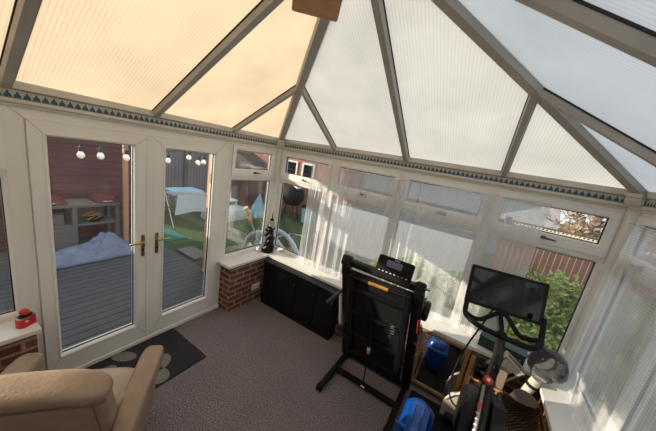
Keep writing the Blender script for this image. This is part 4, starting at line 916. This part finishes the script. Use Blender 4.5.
# brick house behind the lawn
r = thing('brick_house', 'red brick house behind the lawn with two dark windows', 'house', (-5, 9, ZG)); HY = 7.9
sbox('brick_wall', -9.5, -1.6, HY, HY + 1.8, ZG, 4.6, 'house', None, r)
bm = bm_(); prism(bm, [(-9.9, 4.6), (-1.2, 4.6), (-2.6, 7), (-8.5, 7)], HY - .3, HY + 1.9, lambda a, b, d: Vector((a, d, b))); obj('roof', bm, 'slate', r)
for x0, x1 in ((-4.18, -3.62), (-3.38, -2.82)):
    bm = bm_(); fx = lambda u, v, w: Vector((u, HY - w, v)); ring(bm, fx, x0, x1, 1.12, 1.78, .06, 0, .05); f = obj('window', bm, 'white', r)
    bm = bm_(); box(bm, x0 + .05, x1 - .05, HY - .02, HY - .005, 1.17, 1.73); obj('pane', bm, 'screen', f)
# toys and tools seen through the corner windows
r = thing('toy_golf_club', 'toy stick with yellow and red grip and aqua shaft, outside the corner window', 'toy', (-.13, 2.68, ZG))
a_, b_ = Vector((-.17, 3.22, ZG + .03)), Vector((-.16, 2.41, 1.30)); lp = lambda f: a_.lerp(b_, f)
bm = bm_(); tube(bm, [lp(0), lp(.84)], .012, 10); sh_ = obj('shaft', bm, 'aqua', r, smooth='edge')
bm = bm_(); tube(bm, [lp(.685), lp(.715)], .0165, 10); obj('red_band', bm, 'pink', sh_, smooth='edge')
bm = bm_(); tube(bm, [lp(.855), lp(.97)], [.020, .024], 12); gp = obj('grip', bm, 'yellow', r, smooth='edge')
for f0, f1 in ((.835, .865), (.915, .93)):
    bm = bm_(); tube(bm, [lp(f0), lp(f1)], .025, 12); obj('red_ring', bm, 'pink', gp, smooth='edge')
bm = bm_(); tube(bm, [lp(.97), lp(.99)], [.03, .034], 14); obj('end_cap', bm, pbr('pale_pink', (.75, .42, .42), .5), gp, smooth='edge')
r = thing('garden_rocker', 'pale grey curved plastic rocker on the grass outside the corner', 'toy', (-.5, 3.4, ZG))
for y in (3.3, 3.62):
    bm = bm_(); tube(bm, smooth_pts([(-1.15, y, .02), (-.98, y, .42), (-.72, y, .60), (-.45, y, .62), (-.2, y, .52), (-.02, y, .30), (.02, y, -.17)], 5), .042, 10); obj('curved_side', bm, 'pale', r, smooth='edge')
bm = bm_(); rr_loft(bm, [(.5, .30, .04, .30), (.52, .32, .05, .36)], -.55, 3.46); obj('seat', bm, 'pale', r, smooth='edge')
bm = bm_(); tube(bm, [(-1.1, 3.3, ZG + .03), (-1.1, 3.62, ZG + .03)], .03, 10); obj('foot_bar', bm, 'pale', r, smooth='edge')
bm = bm_(); tube(bm, [(-1.1, 3.3, ZG + .03), (-1.15, 3.3, .02)], .03, 8); tube(bm, [(-1.1, 3.62, ZG + .03), (-1.15, 3.62, .02)], .03, 8); obj('leg', bm, 'pale', r, smooth='edge')
r = thing('kettle_grill', 'black covered barbecue with a pale tray, on the grass by the brick house', 'barbecue', (-2.95, 7.0, ZG)); T_ = Matrix.Translation((-2.95, 7.0, 0))
bm = bm_(); lathe(bm, [(.001, .30), (.25, .34), (.38, .55), (.40, .70), (.32, .90), (.15, 1.0), (.001, 1.02)], 24, T_); obj('kettle', bm, 'blackm', r, smooth=True)
for k in range(3):
    a = 2 * PI * k / 3; bm = bm_(); tube(bm, [(-2.95 + .2 * math.cos(a), 7 + .2 * math.sin(a), .36), (-2.95 + .36 * math.cos(a), 7 + .36 * math.sin(a), ZG)], .022, 8); obj('leg', bm, 'blackm', r)
bm = bm_(); obox(bm, Vector((-2.75, 6.85, 1.03)), (.30, .22, .05), Matrix.Rotation(.4, 3, 'Y')); obj('side_tray', bm, 'pale', r)
r = thing('storage_box', 'pale blue plastic storage box on the grass beside the barbecue', 'box', (-2.35, 7.25, ZG)); bm = bm_(); rr_loft(bm, [(.40, .34, .05, ZG), (.46, .38, .05, .32)], -2.35, 7.25); obj('box_body', bm, 'lblue', r, smooth='edge'); bm = bm_(); rr_loft(bm, [(.5, .42, .05, .32), (.48, .40, .05, .40)], -2.35, 7.25); obj('lid', bm, 'blackm', r, smooth='edge')
r = thing('play_tent', 'light blue pointed play tent on the lawn before the red brown shed', 'tent', (-3.72, 6.2, ZG)); bm = bm_(); lathe(bm, [(.32, ZG), (.31, ZG + .1), (.03, .55), (.001, .57)], 5, Matrix.Translation((-3.72, 6.2, 0))); obj('tent_cloth', bm, 'lblue', r); bm = bm_(); tube(bm, [(-3.72, 6.2, .54), (-3.72, 6.2, .66)], .012, 8); obj('tent_pole', bm, 'steel', r)
r = thing('garden_chair', 'white plastic garden chair on the lawn near the play tent', 'chair', (-4.6, 5.7, ZG))
sbox('seat', -4.85, -4.4, 5.5, 5.9, .18, .22, 'white', None, r, .01)
bm = bm_(); obox(bm, Vector((-4.86, 5.7, .45)), (.04, .42, .5), Matrix.Rotation(-.2, 3, 'Y')); bevel(bm, .01); obj('backrest', bm, 'white', r)
for x, y in ((-4.8, 5.54), (-4.44, 5.54), (-4.8, 5.86), (-4.44, 5.86)): sbox('leg', x - .02, x + .02, y - .02, y + .02, ZG, .18, 'white', None, r)
r = thing('push_bike', 'small folded metal scooter frame lying on the grass outside the first far window', 'scooter', (-1.35, 5.0, ZG))
bm = bm_(); tube(bm, [(-1.7, 4.7, -.1), (-1.2, 5.0, .12), (-.95, 5.3, .05)], .018, 8); tube(bm, [(-1.2, 5.0, .12), (-1.1, 4.7, .2)], .018, 8); obj('frame', bm, 'steel', r, smooth='edge')
for c in ((-1.75, 4.68, -.08), (-.93, 5.32, -.06)):
    bm = bm_(); tube(bm, [(c[0] + .12 * math.cos(a), c[1] + .05 * math.cos(a), c[2] + .0 + .12 * math.sin(a)) for a in [2 * PI * k / 20 for k in range(20)]], .018, 8, closed=True); obj('wheel', bm, 'rubber', r, smooth=True)

# ---------------------------------------------------------------- far side: slatted fence, trellis, hedge, trees, pale house
FY = 5.2
r = thing('slatted_fence', 'dark brown upright board fence with amber gaps behind the leafy hedge', 'fence', (3.5, FY, ZG))
bm = bm_()
n = 50; FX = 3.0
for k in range(n): box(bm, FX + k * .08, FX + .066 + k * .08, FY, FY + .025, ZG, 1.56)
obj('fence_slats', bm, 'brownboard', r)
bm = bm_()
for k in range(n): box(bm, FX + .068 + k * .08, FX + .076 + k * .08, FY + .0, FY + .02, ZG, 1.55)
obj('sunlit_slats', bm, 'amber', r)  # amber colour stands in for sunlight on the battens
for z in (.2, 1.2): sbox('back_rail', FX, FX + n * .08, FY + .025, FY + .07, z, z + .08, 'brownboard', None, r)
r = thing('trellis_coping', 'cream strip of ring-pattern trellis along the top of the brown fence', 'trellis', (3.5, FY, 1.56))
sbox('bottom_rail', FX, 7.0, FY - .01, FY + .03, 1.562, 1.58, 'brownboard', None, r)
bm = bm_()
for k in range(80):
    c = FX + .03 + k * .05; tube(bm, [(c + .021 * math.cos(a), FY + .01, 1.605 + .021 * math.sin(a)) for a in [2 * PI * j / 14 for j in range(14)]], .008, 6, closed=True)
obj('ring_lattice', bm, 'cream', r)
sbox('top_rail', FX, 7.0, FY - .01, FY + .03, 1.63, 1.645, 'brownboard', None, r)
for x in (3.05, 4.25, 5.75): sbox('trellis_post', x - .04, x + .04, FY - .02, FY + .04, 1.562, 1.69, 'brownboard', None, r)
def leaves(name, m, lab, cat, blobs, n, size, seed, stems=0, root=None):
    # one plant: leaf blades over lobes, with stems inside
    r = thing(name, lab, cat, root); rnd = random.Random(seed); bm = bm_()
    for i in range(n):
        cx, cy, cz, rx, ry, rz = blobs[i % len(blobs)]
        v = Vector((rnd.gauss(0, 1), rnd.gauss(0, 1), rnd.gauss(0, 1))).normalized() * rnd.uniform(.72, 1.05)
        p = Vector((cx + v.x * rx, cy + v.y * ry, max(ZG + .02, cz + v.z * rz))); s = size * rnd.uniform(.6, 1.3)
        a = Vector((rnd.gauss(0, 1), rnd.gauss(0, 1), rnd.gauss(0, .6))).normalized(); b = a.cross(Vector((rnd.gauss(0, 1), rnd.gauss(0, 1), rnd.gauss(0, 1)))).normalized()
        vs = [bm.verts.new(p + a * s * x + b * s * y) for x, y in ((-1, 0), (-.2, -.45), (1, 0), (-.2, .45))]; bm.faces.new(vs)
    obj('foliage', bm, m, r)
    for k in range(stems):
        cx, cy, cz, rx, ry, rz = blobs[k % len(blobs)]; bm = bm_()
        tube(bm, [(cx, cy, ZG), (cx + rnd.uniform(-.1, .1), cy, cz)], [.03, .012], 6); obj('stem', bm, 'twig', r)
    return r
rnd = random.Random(11)
hb_ = [[(4.2, 4.2, .52, .50, .40, .70), (4.7, 4.4, .44, .45, .4, .68), (3.75, 4.25, .56, .40, .35, .66), (3.4, 4.2, .56, .38, .3, .6)], [(3.1, 4.25, .30, .45, .38, .55), (2.6, 4.3, .22, .42, .38, .52)], [(1.9, 4.3, .24, .45, .38, .5), (1.4, 4.35, .1, .4, .35, .42)], [(4.25, 3.7, .12, .45, .30, .42), (3.6, 3.75, .14, .45, .30, .45)]]
hl_ = ['bright green leafy bush in front of the amber gapped fence, beside the plush cushion', 'green bush behind the exercise bike screen, seen through the net', 'green bush behind the net beside the treadmill', 'low bright green bush close under the clear far pane']
for k, b in enumerate(hb_): leaves('garden_bush', 'leaf', hl_[k], 'bush', b, 7500 if k == 0 else 4200, .038, 20 + k, 2, (b[0][0], b[0][1], ZG))
def bare_tree(lab, x, y, seed, h=3.2, sp=1.0):
    r = thing('bare_tree', lab, 'tree', (x, y, ZG)); rnd = random.Random(seed)
    bm = bm_(); tube(bm, [(x, y, ZG), (x + .05, y, h * .3), (x, y + .05, h * .55)], [.10, .08, .05], 8); obj('trunk', bm, 'twig', r, smooth='edge')
    bm = bm_()
    def br(p, d, l, rad, lev):
        q_ = p + d * l; mid = p + d * l * .5 + Vector((rnd.uniform(-.1, .1), rnd.uniform(-.1, .1), rnd.uniform(-.05, .05))) * l
        tube(bm, [p, mid, q_], [rad, rad * .8, rad * .55], 5 if lev < 2 else 3)
        if lev < 4:
            for _ in range(4 if lev < 3 else 3):
                nd = (d + Vector((rnd.gauss(0, .6), rnd.gauss(0, .6), rnd.gauss(.05, .5)))).normalized(); br(p + (q_ - p) * rnd.uniform(.35, 1), nd, l * rnd.uniform(.55, .8), rad * .55, lev + 1)
    for k in range(7):
        a = 2 * PI * k / 7 + rnd.random(); br(Vector((x, y, h * (.2 + .05 * k))), Vector((math.cos(a) * .8, math.sin(a) * .5, .55 + .2 * rnd.random())).normalized(), sp, .035, 0)
    obj('branches', bm, 'twig', r); return r
leaves('withered_shrub', 'twig', 'withered brown shrub at the foot of the amber gapped fence, by the window post', 'shrub', [(4.35, 4.85, .75, .28, .18, .42)], 1500, .04, 60, 2, (4.35, 4.85, ZG))
bare_tree('leafless brown tree behind the trellis topped fence', 4.9, 7.4, 4, 3.0, .75)
for k, (bx, by) in enumerate(((4.6, 6.0), (5.7, 6.2))): leaves('thicket', 'twig', ['dense brown thicket above the clear part of the trellis', 'brown thicket partly behind the corner post', 'brown thicket hidden behind the corner post'][k], 'shrub', [(bx, by, 1.2, .7, .4, 1.5)], 2400, .06, 50 + k, 3, (bx, by, ZG))
# pale neighbouring house behind the net
r = thing('pale_house', 'pale grey rendered house behind the fence, seen through the net curtains', 'house', (1.0, 13, ZG)); PY = 10.5
sbox('front_wall', -4.5, 4.6, PY, PY + 4, ZG, 1.12, 'render', None, r); sbox('fascia', -4.6, 4.7, PY - .12, PY - .06, 1.06, 1.18, 'white', None, r)
bm = bm_(); prism(bm, [(PY - .3, 1.12), (PY + 2, 3.0), (PY + 4.3, 1.12)], -4.7, 4.8, lambda a, b, d: Vector((d, a, b))); obj('roof', bm, 'slate', r)
for x in (-2.4, .1, 2.2):
    bm = bm_(); fx = lambda u, v, w: Vector((u, PY - w, v)); ring(bm, fx, x, x + .7, .35, 1.05, .06, 0, .05); f = obj('window', bm, 'white', r); bm = bm_(); box(bm, x + .05, x + .65, PY - .02, PY - .005, .4, 1.0); obj('pane', bm, 'screen', f)
# garden wall behind the gathered net and trees further off
bm = bm_(); box(bm, -1.2, 2.9, 6.0, 6.15, ZG, .95); tag(obj('garden_wall', bm, 'render', kind='structure'), 'pale garden wall behind the gathered net', 'wall')
leaves('garden_tree', 'dleaf', 'dark evergreen tree beyond the far end of the grey house', 'tree', [(9, 12, 1.6, 2.2, 1.6, 2.2), (10.5, 11, 1.2, 1.8, 1.5, 1.8)], 2600, .13, 40, 2, (9, 12, ZG))
leaves('garden_tree', 'dleaf', 'dark evergreen hedge tree outside the side windows', 'tree', [(6.9, .6, .6, .9, 1.6, 1.1), (6.9, 3.0, .6, .9, 1.5, 1.2)], 2600, .09, 41, 2, (6.9, 1.8, ZG))
r = thing('board_fence', 'pale boarded fence outside the side windows', 'fence', (5.6, 0, ZG)); sbox('board_panel', 5.6, 5.65, -5, 5.1, ZG, 1.3, 'render', None, r)
for y in (-3, -1, 1, 3, 5): sbox('fence_post', 5.5, 5.6, y - .05, y + .05, ZG, 1.36, 'greyplank', None, r)
# ================================================================== light and camera
sc = bpy.context.scene
sun = bpy.data.objects.new('sun', bpy.data.lights.new('sun', 'SUN')); C.objects.link(sun)
sun.data.energy = 8.0; sun.data.angle = .009; sun.data.color = (1, .87, .69)
el, az = math.radians(15), math.radians(27)       # low sun from beyond the french doors, travelling towards +x and a little +y
dirv = Vector((math.cos(el) * math.cos(az), math.cos(el) * math.sin(az), -math.sin(el)))
sun.rotation_euler = dirv.to_track_quat('-Z', 'Y').to_euler(); sun.location = (-6, -1, 5)
w = bpy.data.worlds.new('sky'); sc.world = w; w.use_nodes = True
t = w.node_tree; t.nodes.clear(); out = t.nodes.new('ShaderNodeOutputWorld'); bg = N(t, 'Background', Strength=1.45)
tc = N(t, 'TexCoord'); s = N(t, 'SeparateXYZ'); lk(t, tc.outputs['Generated'], s.inputs[0])
lk(t, ramp(t, s.outputs[2], [(.0, (.82, .83, .85)), (.5, (.78, .81, .86))]), bg.inputs['Color']); lk(t, bg.outputs[0], out.inputs[0])
cam = bpy.data.objects.new('camera', bpy.data.cameras.new('camera')); C.objects.link(cam); sc.camera = cam
cam.data.sensor_width = 36; cam.data.lens = 259.343 / 656 * 36; cam.data.clip_start = .02; cam.data.clip_end = 200
cam.matrix_world = Matrix(((0.8375668225382302, -0.25395496563342906, 0.48372377780437537, 2.5952), (0.521072719362872, 0.10520551444694631, -0.8470035542226105, -.0757), (0.16421034960986566, 0.9614773399098271, 0.2204456529871443, 2.169), (0, 0, 0, 1)))
sc.view_settings.view_transform = 'Standard'; sc.view_settings.look = 'None'; sc.view_settings.gamma = 1; sc.view_settings.use_curve_mapping = False
sc.view_settings.exposure = 0.08
sc.cycles.use_denoising = True; sc.cycles.max_bounces = 10; sc.cycles.diffuse_bounces = 5; sc.cycles.transparent_max_bounces = 24; sc.cycles.sample_clamp_indirect = 6
